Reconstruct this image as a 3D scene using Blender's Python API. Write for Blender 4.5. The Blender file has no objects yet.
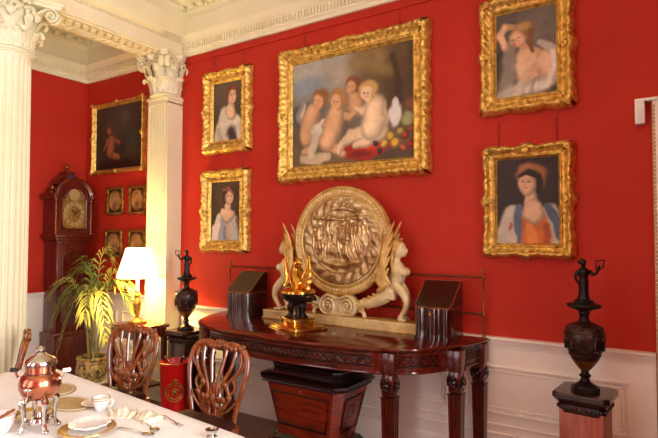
import bpy, bmesh, math, random
import numpy as np
from mathutils import Vector, Matrix, noise
random.seed(7)
PI = math.pi
scene = bpy.context.scene
COL = scene.collection
V = Vector

# ------------------------------------------------------------------ materials
def lin(c):
    return tuple((x/12.92 if x <= .04045 else ((x+.055)/1.055)**2.4) for x in [v/255 for v in c])

def new_mat(name):
    m = bpy.data.materials.new(name); m.use_nodes = True
    nt = m.node_tree
    return m, nt, nt.nodes['Principled BSDF']

def mat(name, c, rough=.5, metal=0., c2=None, scale=8., detail=4., bump=0., bscale=None, coat=0., stretch=None, ramp=(.35, .65), spec=None, rot=None):
    """procedural noise-mottled material; colours are 0-255 sRGB"""
    m, nt, b = new_mat(name)
    b.inputs['Roughness'].default_value = rough
    b.inputs['Metallic'].default_value = metal
    b.inputs['Coat Weight'].default_value = coat
    b.inputs['Coat Roughness'].default_value = .12
    if spec is not None: b.inputs['Specular IOR Level'].default_value = spec
    tc = nt.nodes.new('ShaderNodeTexCoord'); mp = nt.nodes.new('ShaderNodeMapping')
    nt.links.new(tc.outputs['Object'], mp.inputs['Vector'])
    if stretch: mp.inputs['Scale'].default_value = stretch
    if rot: mp.inputs['Rotation'].default_value = rot
    n = nt.nodes.new('ShaderNodeTexNoise'); n.inputs['Scale'].default_value = scale; n.inputs['Detail'].default_value = detail
    nt.links.new(mp.outputs['Vector'], n.inputs['Vector'])
    r = nt.nodes.new('ShaderNodeValToRGB')
    r.color_ramp.elements[0].position = ramp[0]; r.color_ramp.elements[1].position = ramp[1]
    a = lin(c); d = lin(c2) if c2 else tuple(x*.86 for x in a)
    r.color_ramp.elements[0].color = (*d, 1); r.color_ramp.elements[1].color = (*a, 1)
    nt.links.new(n.outputs['Fac'], r.inputs['Fac']); nt.links.new(r.outputs['Color'], b.inputs['Base Color'])
    if bump:
        n2 = nt.nodes.new('ShaderNodeTexNoise'); n2.inputs['Scale'].default_value = bscale or scale*3; n2.inputs['Detail'].default_value = 3
        nt.links.new(mp.outputs['Vector'], n2.inputs['Vector'])
        bp = nt.nodes.new('ShaderNodeBump'); bp.inputs['Strength'].default_value = bump; bp.inputs['Distance'].default_value = .01
        nt.links.new(n2.outputs['Fac'], bp.inputs['Height']); nt.links.new(bp.outputs['Normal'], b.inputs['Normal'])
    return m

def paint_mat():
    m, nt, b = new_mat('oil_on_canvas')
    a = nt.nodes.new('ShaderNodeAttribute'); a.attribute_name = 'Col'
    nt.links.new(a.outputs['Color'], b.inputs['Base Color'])
    b.inputs['Roughness'].default_value = .45; b.inputs['Specular IOR Level'].default_value = .25
    return m

M = {}
M['red'] = mat('red_distemper_wall', (186, 46, 27), .62, c2=(180, 43, 25), scale=1.5, bump=.05, bscale=60, spec=.22)
M['cream'] = mat('cream_paint', (236, 230, 196), .5, c2=(230, 223, 186), scale=3)
M['dado'] = mat('white_dado_paint', (246, 241, 228), .45, c2=(241, 234, 219), scale=3)
M['ceil'] = mat('cream_ceiling_plaster', (236, 227, 190), .7, c2=(230, 219, 180), scale=4)
M['floor'] = mat('oak_floor', (120, 66, 30), .3, c2=(74, 36, 15), scale=5, stretch=(1, 10, 1), coat=.3)
M['gold'] = mat('gilded_wood', (240, 203, 108), .38, .75, c2=(166, 124, 52), scale=30, bump=.3, bscale=120, ramp=(.3, .6))
M['gold_dull'] = mat('dull_gilding', (196, 150, 66), .45, .75, c2=(128, 88, 36), scale=24, bump=.25, bscale=110)
M['gold_bright'] = mat('polished_gilt_bronze', (240, 196, 96), .2, 1., c2=(196, 142, 52), scale=20)
M['mahog'] = mat('polished_mahogany', (94, 27, 14), .16, c2=(66, 17, 9), scale=6, stretch=(1, 6, 6), coat=.5)
M['mahog_v'] = mat('polished_mahogany_upright', (88, 25, 14), .2, c2=(62, 15, 9), scale=6, stretch=(7, 7, 1), coat=.5)
M['mahog_d'] = mat('dark_carved_mahogany', (52, 16, 9), .26, c2=(28, 8, 5), scale=14, coat=.4)
M['walnut'] = mat('carved_chair_mahogany', (156, 82, 36), .2, c2=(98, 44, 18), scale=12, stretch=(3, 3, 1), coat=.6)
M['clockwood'] = mat('clock_case_wood', (108, 30, 16), .3, c2=(64, 14, 8), scale=6, stretch=(8, 8, 1), coat=.3)
M['ped_red'] = mat('pedestal_wood', (172, 90, 64), .42, c2=(146, 72, 50), scale=7, stretch=(6, 6, 1))
M['bronze'] = mat('dark_bronze', (44, 34, 28), .38, .7, c2=(24, 18, 16), scale=30)
M['urn'] = mat('mottled_bronze_urn', (70, 40, 28), .3, .35, c2=(34, 18, 18), scale=28, detail=3, bump=.3, bscale=50)
M['amber'] = mat('amber_gilding', (150, 92, 34), .35, .6, c2=(110, 60, 22), scale=30)
M['brass'] = mat('aged_brass', (170, 120, 62), .35, 1., c2=(130, 82, 40), scale=40)
M['brass_dk'] = mat('dark_brass', (132, 84, 50), .4, .9, c2=(100, 56, 32), scale=40)
M['ivory'] = mat('ivory_painted_carving', (222, 202, 156), .45, c2=(204, 178, 122), scale=14, bump=.1, bscale=60)
M['ivory_gold'] = mat('parcel_gilt_carving', (214, 178, 102), .4, c2=(180, 136, 64), scale=18, metal=.25, bump=.25, bscale=70)
M['silver_relief'] = mat('silver_gilt_relief', (196, 166, 118), .3, .75, c2=(138, 102, 54), scale=13, detail=4, bump=.15, bscale=60, ramp=(.35, .6))
M['silver'] = mat('polished_silver', (215, 212, 208), .14, 1., c2=(190, 186, 180), scale=10)
M['copper'] = mat('polished_copper', (214, 146, 116), .24, 1., c2=(190, 118, 88), scale=6)
M['linen'] = mat('white_linen', (250, 250, 250), .8, c2=(246, 247, 249), scale=5, bump=.05, bscale=160, spec=.2)
M['napkin'] = mat('ivory_napkin', (232, 224, 202), .8, c2=(222, 212, 186), scale=20, bump=.1, bscale=200)
M['china'] = mat('white_china', (245, 243, 238), .18, c2=(240, 238, 232), scale=6)
M['china_gilt'] = mat('gilt_china_band', (206, 170, 100), .25, .4, c2=(176, 136, 70), scale=30)
M['floral'] = mat('floral_china', (244, 240, 234), .2, c2=(206, 150, 140), scale=42, detail=1, ramp=(.36, .42))
M['mat_gold'] = mat('buff_placemat', (196, 172, 122), .45, c2=(182, 156, 104), scale=14)
M['redtin'] = mat('red_lacquered_tin', (204, 16, 22), .3, c2=(192, 12, 18), scale=4)
M['black'] = mat('black_iron', (22, 18, 16), .4)
M['leaf'] = mat('palm_leaf_green', (136, 150, 62), .45, c2=(92, 118, 44), scale=7)
M['leaf2'] = mat('palm_leaf_yellow', (196, 186, 96), .45, c2=(150, 156, 66), scale=7)
M['stem'] = mat('palm_stem', (160, 140, 70), .5, c2=(120, 110, 50), scale=20)
M['soil'] = mat('dark_soil', (46, 32, 22), .9, c2=(28, 20, 14), scale=60, bump=.6)
M['pot'] = mat('painted_faience_pot', (196, 160, 84), .3, c2=(84, 74, 50), scale=22, detail=2, ramp=(.4, .55))
M['dial'] = mat('brass_clock_dial', (176, 142, 72), .38, .5, c2=(136, 100, 44), scale=22)
M['silverring'] = mat('silvered_chapter_ring', (186, 164, 112), .4, .4, c2=(186, 164, 112), scale=20)
M['leather'] = mat('dark_seat_leather', (58, 20, 14), .4, c2=(40, 12, 9), scale=16)
M['velvet_dk'] = mat('dark_veneer', (36, 11, 8), .28, c2=(24, 7, 5), scale=8, stretch=(6, 6, 1), coat=.4)
M['knifewood'] = mat('dark_striped_mahogany', (60, 20, 12), .14, c2=(36, 10, 6), scale=7, stretch=(9, 9, 1), coat=.6)
M['coolerwood'] = mat('reddish_mahogany', (136, 44, 20), .2, c2=(98, 28, 13), scale=6, stretch=(1, 6, 6), coat=.5)
M['string'] = mat('boxwood_stringing', (150, 84, 40), .3, c2=(120, 62, 28), scale=30)
M['white'] = mat('white_gloss_paint', (240, 236, 228), .35)
M['buffstone'] = mat('buff_beaded_moulding', (206, 176, 136), .5, c2=(188, 152, 110), scale=20)
M['paint'] = paint_mat()
M['wire'] = mat('picture_wire', (110, 20, 18), .5)
M['blackmark'] = mat('black_enamel', (26, 20, 14), .4)
M['paperscrap'] = mat('pale_ivory_medallion', (196, 150, 92), .5, c2=(120, 74, 40), scale=12)
M['velvetdark'] = mat('dark_brown_ground', (70, 36, 22), .6)
M['bluepaint'] = mat('blue_painted_fretwork', (44, 74, 96), .5)
M['glass'] = None

def shade_mat():
    m, nt, b = new_mat('glowing_lamp_shade_silk')
    b.inputs['Base Color'].default_value = (.9, .82, .66, 1); b.inputs['Roughness'].default_value = .8
    b.inputs['Emission Color'].default_value = (1, .72, .36, 1); b.inputs['Emission Strength'].default_value = 5.5
    return m
M['shade'] = shade_mat()

# ------------------------------------------------------------------ mesh builder
class B:
    def __init__(s): s.bm = bmesh.new()
    def merge(s, bm2):
        vm = [s.bm.verts.new(v.co) for v in bm2.verts]
        for i, v in enumerate(bm2.verts): v.index = i
        for f in bm2.faces: s.bm.faces.new([vm[v.index] for v in f.verts])
        bm2.free()
    def box(s, x0, x1, y0, y1, z0, z1, bev=0.):
        t = bmesh.new() if bev else s.bm
        vs = [t.verts.new((x, y, z)) for x in (x0, x1) for y in (y0, y1) for z in (z0, z1)]
        for q in ((0, 1, 3, 2), (4, 6, 7, 5), (0, 4, 5, 1), (2, 3, 7, 6), (0, 2, 6, 4), (1, 5, 7, 3)): t.faces.new([vs[k] for k in q])
        if bev:
            bmesh.ops.bevel(t, geom=t.edges[:], offset=bev, segments=2, affect='EDGES', profile=.5)
            s.merge(t)
        return s
    def surf(s, f, nu, nv, closeu=False, closev=False):
        vs = [[s.bm.verts.new(f(i, j)) for j in range(nv)] for i in range(nu)]
        for i in range(nu if closeu else nu-1):
            for j in range(nv if closev else nv-1):
                a, b, c, d = vs[i][j], vs[(i+1) % nu][j], vs[(i+1) % nu][(j+1) % nv], vs[i][(j+1) % nv]
                try: s.bm.faces.new((a, b, c, d))
                except ValueError: pass
        return vs
    def cap(s, ring):
        try: s.bm.faces.new(ring)
        except ValueError: pass
    def lathe(s, prof, seg=32, c=(0, 0, 0), fr=None, cap=True):
        """prof [(r, z)] bottom to top; fr(theta, r, z) -> radius"""
        c = V(c)
        def f(i, j):
            t = 2*PI*i/seg; r, z = prof[j]
            if fr: r = fr(t, r, z)
            return c+V((r*math.cos(t), r*math.sin(t), z))
        vs = s.surf(f, seg, len(prof), closeu=True)
        if cap:
            if prof[0][0] > 1e-5: s.cap([vs[i][0] for i in range(seg)][::-1])
            if prof[-1][0] > 1e-5: s.cap([vs[i][-1] for i in range(seg)])
        return s
    def tube(s, pts, ra, rb=None, side=None, seg=8, closed=False, cap=True):
        pts = [V(p) for p in pts]; n = len(pts)
        ra = ra if isinstance(ra, (list, tuple)) else [ra]*n
        rb = ra if rb is None else (rb if isinstance(rb, (list, tuple)) else [rb]*n)
        T = []
        for i in range(n):
            a = pts[(i-1) % n] if (closed or i > 0) else pts[i]
            b = pts[(i+1) % n] if (closed or i < n-1) else pts[i]
            t = (b-a); T.append(t.normalized() if t.length > 1e-9 else V((0, 0, 1)))
        ref = V(side) if side is not None else None
        if ref is None:
            t = T[0]; ref = V((0, 0, 1)) if abs(t.z) < .9 else V((1, 0, 0))
            fixed = False
        else: fixed = True
        X = []
        cur = ref
        for i in range(n):
            base = ref if fixed else cur
            x = base - T[i]*base.dot(T[i])
            if x.length < 1e-6: x = T[i].orthogonal()
            x.normalize(); X.append(x); cur = x
        def f(i, j):
            t = 2*PI*j/seg; x = X[i]; y = T[i].cross(x)
            return pts[i]+x*(ra[i]*math.cos(t))+y*(rb[i]*math.sin(t))
        vs = s.surf(f, n, seg, closeu=closed, closev=True)
        if cap and not closed:
            s.cap(vs[0][::-1]); s.cap(vs[-1])
        return s
    def prism(s, poly, h0, h1, axis='z', bev=0.):
        """extrude a 2D polygon. axis z: poly=(x,y); y: (x,z); x: (y,z)"""
        def P(p, h):
            return V((p[0], p[1], h)) if axis == 'z' else V((p[0], h, p[1])) if axis == 'y' else V((h, p[0], p[1]))
        a = [s.bm.verts.new(P(p, h0)) for p in poly]; b = [s.bm.verts.new(P(p, h1)) for p in poly]
        n = len(poly)
        fs = [s.bm.faces.new(a[::-1]), s.bm.faces.new(b)]
        for i in range(n): fs.append(s.bm.faces.new((a[i], a[(i+1) % n], b[(i+1) % n], b[i])))
        return s
    def ball(s, c, r, u=16, v=10, rot=None):
        r = r if isinstance(r, (tuple, list)) else (r, r, r)
        c = V(c)
        def P(i, j):
            t = 2*PI*i/u; p = -PI/2+PI*j/v
            q = V((r[0]*math.cos(p)*math.cos(t), r[1]*math.cos(p)*math.sin(t), r[2]*math.sin(p)))
            return c+(rot @ q if rot else q)
        top = s.bm.verts.new(P(0, v)); bot = s.bm.verts.new(P(0, 0))
        rs_ = [[s.bm.verts.new(P(i, j)) for i in range(u)] for j in range(1, v)]
        for j in range(v-2):
            for i in range(u): s.bm.faces.new((rs_[j][i], rs_[j][(i+1) % u], rs_[j+1][(i+1) % u], rs_[j+1][i]))
        for i in range(u):
            s.bm.faces.new((bot, rs_[0][(i+1) % u], rs_[0][i])); s.bm.faces.new((top, rs_[-1][i], rs_[-1][(i+1) % u]))
        return s
    def loft(s, rings, cap=True):
        n = len(rings[0])
        vs = s.surf(lambda i, j: V(rings[i][j]), len(rings), n, closev=True)
        if cap: s.cap(vs[0][::-1]); s.cap(vs[-1])
        return s
    def xf(s, Mx):
        bmesh.ops.transform(s.bm, matrix=Mx, verts=s.bm.verts[:]); return s

def obj(name, b, material, parent=None, smooth=True, sharp=38, loc=None):
    me = bpy.data.meshes.new(name)
    bm = b.bm
    bmesh.ops.recalc_face_normals(bm, faces=bm.faces[:])
    if smooth:
        lim = math.radians(sharp)
        for e in bm.edges:
            if len(e.link_faces) == 2 and e.calc_face_angle(0) > lim: e.smooth = False
        for f in bm.faces: f.smooth = True
    bm.to_mesh(me); bm.free()
    me.materials.append(material)
    o = bpy.data.objects.new(name, me); COL.objects.link(o)
    if parent: o.parent = parent
    if loc: o.location = loc
    return o

def fuse(o, voxel=.006, smooth=3):
    m = o.modifiers.new('fuse', 'REMESH'); m.mode = 'VOXEL'; m.voxel_size = voxel; m.use_smooth_shade = True
    if smooth:
        k = o.modifiers.new('soften', 'SMOOTH'); k.iterations = smooth; k.factor = .5
    return o

def tag(o, label, cat, group=None, kind=None):
    o['label'] = label; o['category'] = cat
    if group: o['group'] = group
    if kind: o['kind'] = kind
    return o
def thing(name, label, cat, loc=(0, 0, 0), rz=0., group=None):
    o = bpy.data.objects.new(name, None); o.empty_display_size = .1; COL.objects.link(o)
    o.location = loc; o.rotation_euler = (0, 0, rz)
    return tag(o, label, cat, group)
def struct(name, b, m, parent=None, **k):
    o = obj(name, b, m, parent, **k)
    if not parent: o['kind'] = 'structure'
    return o
def dup(root, loc, rz, label, group=None):
    r = root.copy(); COL.objects.link(r); r.location = loc; r.rotation_euler = (0, 0, rz); r['label'] = label
    if group: r['group'] = group
    for ch in [c for c in bpy.data.objects if c.parent == root]:
        c = ch.copy(); COL.objects.link(c); c.parent = r
        for g in [q for q in bpy.data.objects if q.parent == ch]:
            d = g.copy(); COL.objects.link(d); d.parent = c
    return r
def sp(pts, n=8):
    """Catmull-Rom through pts"""
    pts = [V(p) for p in pts]; out = []
    for i in range(len(pts)-1):
        p0 = pts[max(i-1, 0)]; p1 = pts[i]; p2 = pts[i+1]; p3 = pts[min(i+2, len(pts)-1)]
        for k in range(n):
            t = k/n
            out.append(.5*((2*p1)+(p2-p0)*t+(2*p0-5*p1+4*p2-p3)*t*t+(3*p1-p0-3*p2+p3)*t**3))
    out.append(pts[-1]); return out
def lerpl(vals, n):
    """resample list of numbers to n"""
    out = []
    for i in range(n):
        t = i/(n-1)*(len(vals)-1); k = min(int(t), len(vals)-2)
        out.append(vals[k]+(vals[k+1]-vals[k])*(t-k))
    return out

# ------------------------------------------------------------------ camera
cam = bpy.data.cameras.new('camera'); co = bpy.data.objects.new('camera', cam); COL.objects.link(co)
D, H = 3.655, 1.6
yaw, pitch, roll = math.radians(32.973), math.radians(2.15), math.radians(.175)
fw = V((-math.sin(yaw)*math.cos(pitch), math.cos(yaw)*math.cos(pitch), math.sin(pitch)))
r0 = V((math.cos(yaw), math.sin(yaw), 0)); u0 = r0.cross(fw)
rr = r0*math.cos(roll)+u0*math.sin(roll); uu = -r0*math.sin(roll)+u0*math.cos(roll)
mx = Matrix((rr, uu, -fw)).transposed().to_4x4(); mx.translation = V((0, -D, H))
co.matrix_world = mx
cam.sensor_width = 36; cam.lens = 36*518.64/658; cam.clip_start = .05
scene.camera = co

# ------------------------------------------------------------------ room shell
XL, XR, YF, ZC = -5.886, 1.8, -5.2, 4.0      # alcove end wall, right wall, front wall, ceiling
ZW = 3.47
ZD = .93
b = B(); b.box(XL-.2, XR+.2, YF-.2, .2, -.1, 0); struct('floor', b, M['floor'])
b = B(); b.box(XL-.2, XR+.2, YF-.2, .2, ZC, ZC+.1); struct('ceiling', b, M['ceil'])
b = B(); b.box(XL-.2, XR+.2, 0, .2, 0, ZC); struct('wall_back', b, M['red'])
b = B(); b.box(XL-.2, XL, YF, 0, 0, ZC); struct('wall_left', b, M['red'])
RWINS = [(-4.7, -3.6), (-2.9, -1.8)]
b = B(); ys = YF-.2
for a, c in RWINS:
    b.box(XR, XR+.2, ys, a, 0, ZC); b.box(XR, XR+.2, a, c, 0, .5); b.box(XR, XR+.2, a, c, 3.5, ZC); ys = c
b.box(XR, XR+.2, ys, 0, 0, ZC); struct('wall_right', b, M['red'])
# unseen front wall; its windows are added for fill light
FILL_WINS = [(-4.6, -3.4), (-2.6, -1.4)]
b = B(); xs = XL-.2
for a, c in FILL_WINS:
    b.box(xs, a, YF-.2, YF, 0, ZC); b.box(a, c, YF-.2, YF, 0, .5); b.box(a, c, YF-.2, YF, 3.5, ZC); xs = c
b.box(xs, XR+.2, YF-.2, YF, 0, ZC)
struct('wall_front', b, M['red'])
for k, (a, c) in enumerate(FILL_WINS):
    b = B()
    b.box(a, a+.06, YF-.15, YF-.05, .5, 3.5); b.box(c-.06, c, YF-.15, YF-.05, .5, 3.5)
    b.box(a, c, YF-.15, YF-.05, .5, .56); b.box(a, c, YF-.15, YF-.05, 3.44, 3.5); b.box(a, c, YF-.15, YF-.05, 1.87, 1.93)
    for q in (1, 2):
        x = a+(c-a)*q/3; b.box(x-.012, x+.012, YF-.13, YF-.07, .5, 3.5)
    for z in (.96, 1.42, 2.38, 2.84, 3.16): b.box(a, c, YF-.13, YF-.07, z-.012, z+.012)
    struct('window_%d' % (k+1), b, M['white'])  # frames of the added fill windows
for k, (a, c) in enumerate(RWINS):
    b = B(); x0, x1 = XR+.05, XR+.15
    b.box(x0, x1, a, a+.06, .5, 3.5); b.box(x0, x1, c-.06, c, .5, 3.5); b.box(x0, x1, a, c, .5, .56); b.box(x0, x1, a, c, 3.44, 3.5); b.box(x0, x1, a, c, 1.77, 1.83)
    for q in (1, 2):
        y = a+(c-a)*q/3; b.box(x0+.02, x1-.02, y-.012, y+.012, .5, 3.5)
    for z in (.96, 1.38, 2.2, 2.62, 3.04): b.box(x0+.02, x1-.02, a, c, z-.012, z+.012)
    wn = struct('window_%d' % (k+3), b, M['white'])
    b = B(); b.box(XR-.85, XR-.01, c+.01, c+.05, .5, 3.5, .004)
    for z0, z1 in ((.6, 1.4), (1.5, 2.4), (2.5, 3.4)): b.box(XR-.78, XR-.08, c, c+.06, z0, z1, .008)
    obj('added_shade_panel', b, M['white'], wn)  # unseen panel added to keep window light off the long wall's right end

# entablature profile: (projection, z)
PROF = [(0, 3.47), (.025, 3.47), (.025, 3.50), (.04, 3.515), (.04, 3.60), (.06, 3.615), (.085, 3.65), (.09, 3.665), (.03, 3.68), (.03, 3.86), (.05, 3.88), (.075, 3.90), (.075, 3.955), (.15, 3.965), (.19, 4.0), (0, 4.0)]
def cornice(bb, axis, a0, a1, base, sgn):
    """axis 'x': runs along x from wall y=base projecting sgn*y; axis 'y': along y from wall x=base"""
    poly = [(base+sgn*d, z) for d, z in PROF]
    bb.prism(poly, a0, a1, axis='x' if axis == 'x' else 'y')
    n = int(abs(a1-a0)/.034)
    for i in range(n):                                       # small dentils
        p = a0+(i+.5)*(a1-a0)/n; q0, q1 = base+sgn*.03, base+sgn*.056
        if axis == 'x': bb.box(p-.009, p+.009, min(q0, q1), max(q0, q1), 3.53, 3.588)
        else: bb.box(min(q0, q1), max(q0, q1), p-.009, p+.009, 3.53, 3.588)
    n = int(abs(a1-a0)/.13)
    for i in range(n):                                       # carved modillions with drops under the ceiling
        p = a0+(i+.5)*(a1-a0)/n; q0, q1 = base+sgn*.06, base+sgn*.15
        if axis == 'x':
            bb.box(p-.03, p+.03, min(q0, q1), max(q0, q1), 3.915, 3.962, .008); bb.ball((p, base+sgn*.125, 3.912), (.022, .022, .016), 8, 6)
            bb.ball((p+.06, base+sgn*.085, 3.925), (.018, .02, .022), 8, 6)
        else:
            bb.box(min(q0, q1), max(q0, q1), p-.03, p+.03, 3.915, 3.962, .008); bb.ball((base+sgn*.125, p, 3.912), (.022, .022, .016), 8, 6)
            bb.ball((base+sgn*.085, p+.06, 3.925), (.02, .018, .022), 8, 6)
BX0, BX1 = -4.52, -4.16
b = B(); cornice(b, 'x', BX1, XR, 0, -1); struct('trim_1', b, M['cream'])            # main room, long wall
b = B(); cornice(b, 'x', XL, BX0, 0, -1); struct('trim_2', b, M['cream'])            # alcove, long wall
b = B(); cornice(b, 'y', YF, 0, XL, 1); struct('trim_3', b, M['cream'])              # alcove, end wall
# beam over the columns
b = B(); b.box(BX0, BX1, YF, 0, ZW, ZC)
for sgn, base in ((1, BX1), (-1, BX0)):
    poly = [(base+sgn*d*.8, z) for d, z in PROF if z > 3.62] 
    b.prism([(base, 3.62)]+poly, YF, 0, axis='y')
    n = 250
    for i in range(n):
        p = -(i+.5)*.022
        q = sorted((base+sgn*.0, base+sgn*.016)); b.box(q[0], q[1], p-.006, p+.006, 3.60, 3.622)
# laurel carved along the soffit
b.box(BX0+.03, BX0+.05, YF, 0, ZW-.012, ZW+.01); b.box(BX1-.05, BX1-.03, YF, 0, ZW-.012, ZW+.01)
xm = (BX0+BX1)/2
for i in range(44):
    y = -.05-i*.075
    for sx in (-1, 1):
        for k, (dx, ln) in enumerate(((.035, .05), (.085, .045))):
            b.ball((xm+sx*dx, y-.02*k, ZW-.006), (.02, ln, .02), 8, 6, Matrix.Rotation(sx*.55, 3, 'Z'))
    b.ball((xm, y, ZW-.006), (.014, .02, .014), 8, 6)
struct('trim_4', b, M['ceil'])
# ceiling relief along the main room edge
b = B()
for i in range(46):
    x = BX1+.42+i*.13
    b.ball((x, -.38, ZC-.004), (.055, .03, .02), 8, 6, Matrix.Rotation(.6, 3, 'Z')); b.ball((x+.06, -.44, ZC-.004), (.03, .05, .022), 8, 6)
    b.ball((x+.03, -.33, ZC-.004), (.02, .02, .02), 8, 6)
for i in range(34):
    y = -.5-i*.13
    b.ball((BX1+.38, y, ZC-.004), (.03, .055, .02), 8, 6, Matrix.Rotation(.6, 3, 'Z')); b.ball((BX1+.44, y-.06, ZC-.004), (.05, .03, .022), 8, 6)
    b.ball((BX1+.33, y-.03, ZC-.004), (.02, .02, .02), 8, 6)
b.box(BX1+.26, XR, -.29, -.26, ZC-.02, ZC+.01); b.box(BX1+.26, BX1+.29, YF, -.29, ZC-.02, ZC+.01)
b.box(BX1+.5, XR, -.54, -.5, ZC-.02, ZC+.01); b.box(BX1+.5, BX1+.54, YF, -.54, ZC-.02, ZC+.01)
struct('trim_5', b, M['ceil'])
# picture rail: faint fillet below the cornice
b = B(); b.box(BX1, XR, -.012, 0, 3.40, 3.425); struct('trim_6', b, M['red'])

# wainscot along the long wall, panels, rail and skirting
RAIL = [(0, ZD-.075), (.02, ZD-.075), (.026, ZD-.05), (.034, ZD-.045), (.04, ZD-.02), (.058, ZD-.014), (.058, ZD), (0, ZD)]
def wains(name, axis, a0, a1, base, sgn, panels, zd=ZD):
    dz = zd-ZD
    b = B()
    if axis == 'x': b.box(a0, a1, min(base, base+sgn*.018), max(base, base+sgn*.018), 0, zd-.05)
    else: b.box(min(base, base+sgn*.018), max(base, base+sgn*.018), a0, a1, 0, zd-.05)
    o = struct(name, b, M['dado'])
    b = B(); b.prism([(base+sgn*d, z+dz) for d, z in RAIL], a0, a1, axis='x' if axis == 'x' else 'y'); obj('dado_rail', b, M['dado'], o)
    b = B(); sk = [(0, 0), (.04, 0), (.04, .13), (.03, .15), (.03, .17), (.018, .19), (0, .19)]
    b.prism([(base+sgn*d, z) for d, z in sk], a0, a1, axis='x' if axis == 'x' else 'y'); 
    s = struct('baseboard_'+('back' if axis == 'x' else 'left')+('' if a1 > -4.3 or axis == 'y' else '_alcove'), b, M['dado'])
    for p0, p1 in panels:
        b = B()
        z0, z1 = .41, .735+dz
        for w, d in ((0, .034), (.03, .026)):
            for (q0, q1, r0_, r1_) in ((p0+w, p1-w, z0+w, z0+w+.016), (p0+w, p1-w, z1-w-.016, z1-w), (p0+w, p0+w+.016, z0+w, z1-w), (p1-w-.016, p1-w, z0+w, z1-w)):
                e0, e1 = sorted((base, base+sgn*d))
                if axis == 'x': b.box(q0, q1, e0, e1, r0_, r1_, .004)
                else: b.box(e0, e1, q0, q1, r0_, r1_, .004)
        n = int((p1-p0)/.026)
        for i in range(n):                                   # egg moulding beads
            p = p0+.02+i*(p1-p0-.04)/max(n-1, 1)
            for z in (z0+.02, z1-.02):
                c = (p, base+sgn*.02, z) if axis == 'x' else (base+sgn*.02, p, z)
                b.ball(c, .0085, 6, 4)
        obj('panel_moulding', b, M['dado'], o)
    b = B()
    for z in (.27, .33):
        e0, e1 = sorted((base, base+sgn*.028))
        if axis == 'x': b.box(a0, a1, e0, e1, z, z+.014, .003)
        else: b.box(e0, e1, a0, a1, z, z+.014, .003)
    obj('plinth_moulding', b, M['dado'], o)
    return o
wains('trim_7', 'x', -4.15, -.06, 0, -1, [(-4.05, -2.9), (-2.8, -1.33), (-1.22, -.2)])
wains('trim_8', 'x', XL, -4.53, 0, -1, [(-5.8, -5.2), (-5.1, -4.6)], .98)
wains('trim_9', 'y', -4.5, 0, XL, 1, [(-1.9, -.75), (-3.2, -2.0)], .99)

# cream door case at the right edge of the wall
b = B()
b.box(-.05, .06, -.05, 0, 0, 2.425); b.box(.95, 1.05, -.05, 0, 0, 2.425); b.box(.05, .96, -.048, 0, 2.32, 2.424)
d1 = struct('door_1', b, M['dado'])
b = B(); b.box(-.142, 1.13, -.07, 0, 2.425, 2.442, .003); obj('cornice_slab', b, M['white'], d1)
b = B(); b.box(-.142, -.09, -.07, 0, 2.29, 2.425, .006); obj('drop_bracket', b, M['white'], d1)
b = B()
for i in range(99): b.ball((-.046, -.05, .04+i*.024), (.008, .008, .0105), 8, 6)
b.box(-.056, -.045, -.046, 0, 0, 2.424); obj('beaded_edge', b, M['buffstone'], d1)
b = B(); b.box(.06, .95, -.03, 0, 0, 2.32)
for z0, z1 in ((.2, .9), (1.1, 2.15)):
    for x0, x1 in ((.14, .46), (.53, .85)):
        b.box(x0, x1, -.042, -.02, z0, z1, .012)
obj('door_leaf', b, M['mahog_v'], d1)
b = B(); b.lathe([(.012, 0), (.012, .03), (.028, .045), (.03, .06), (.018, .075), (0, .078)], 16); b.xf(Matrix.Translation((.9, -.03, 1.0)) @ Matrix.Rotation(PI/2, 4, 'X')); obj('door_knob', b, M['brass'], d1)

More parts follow.
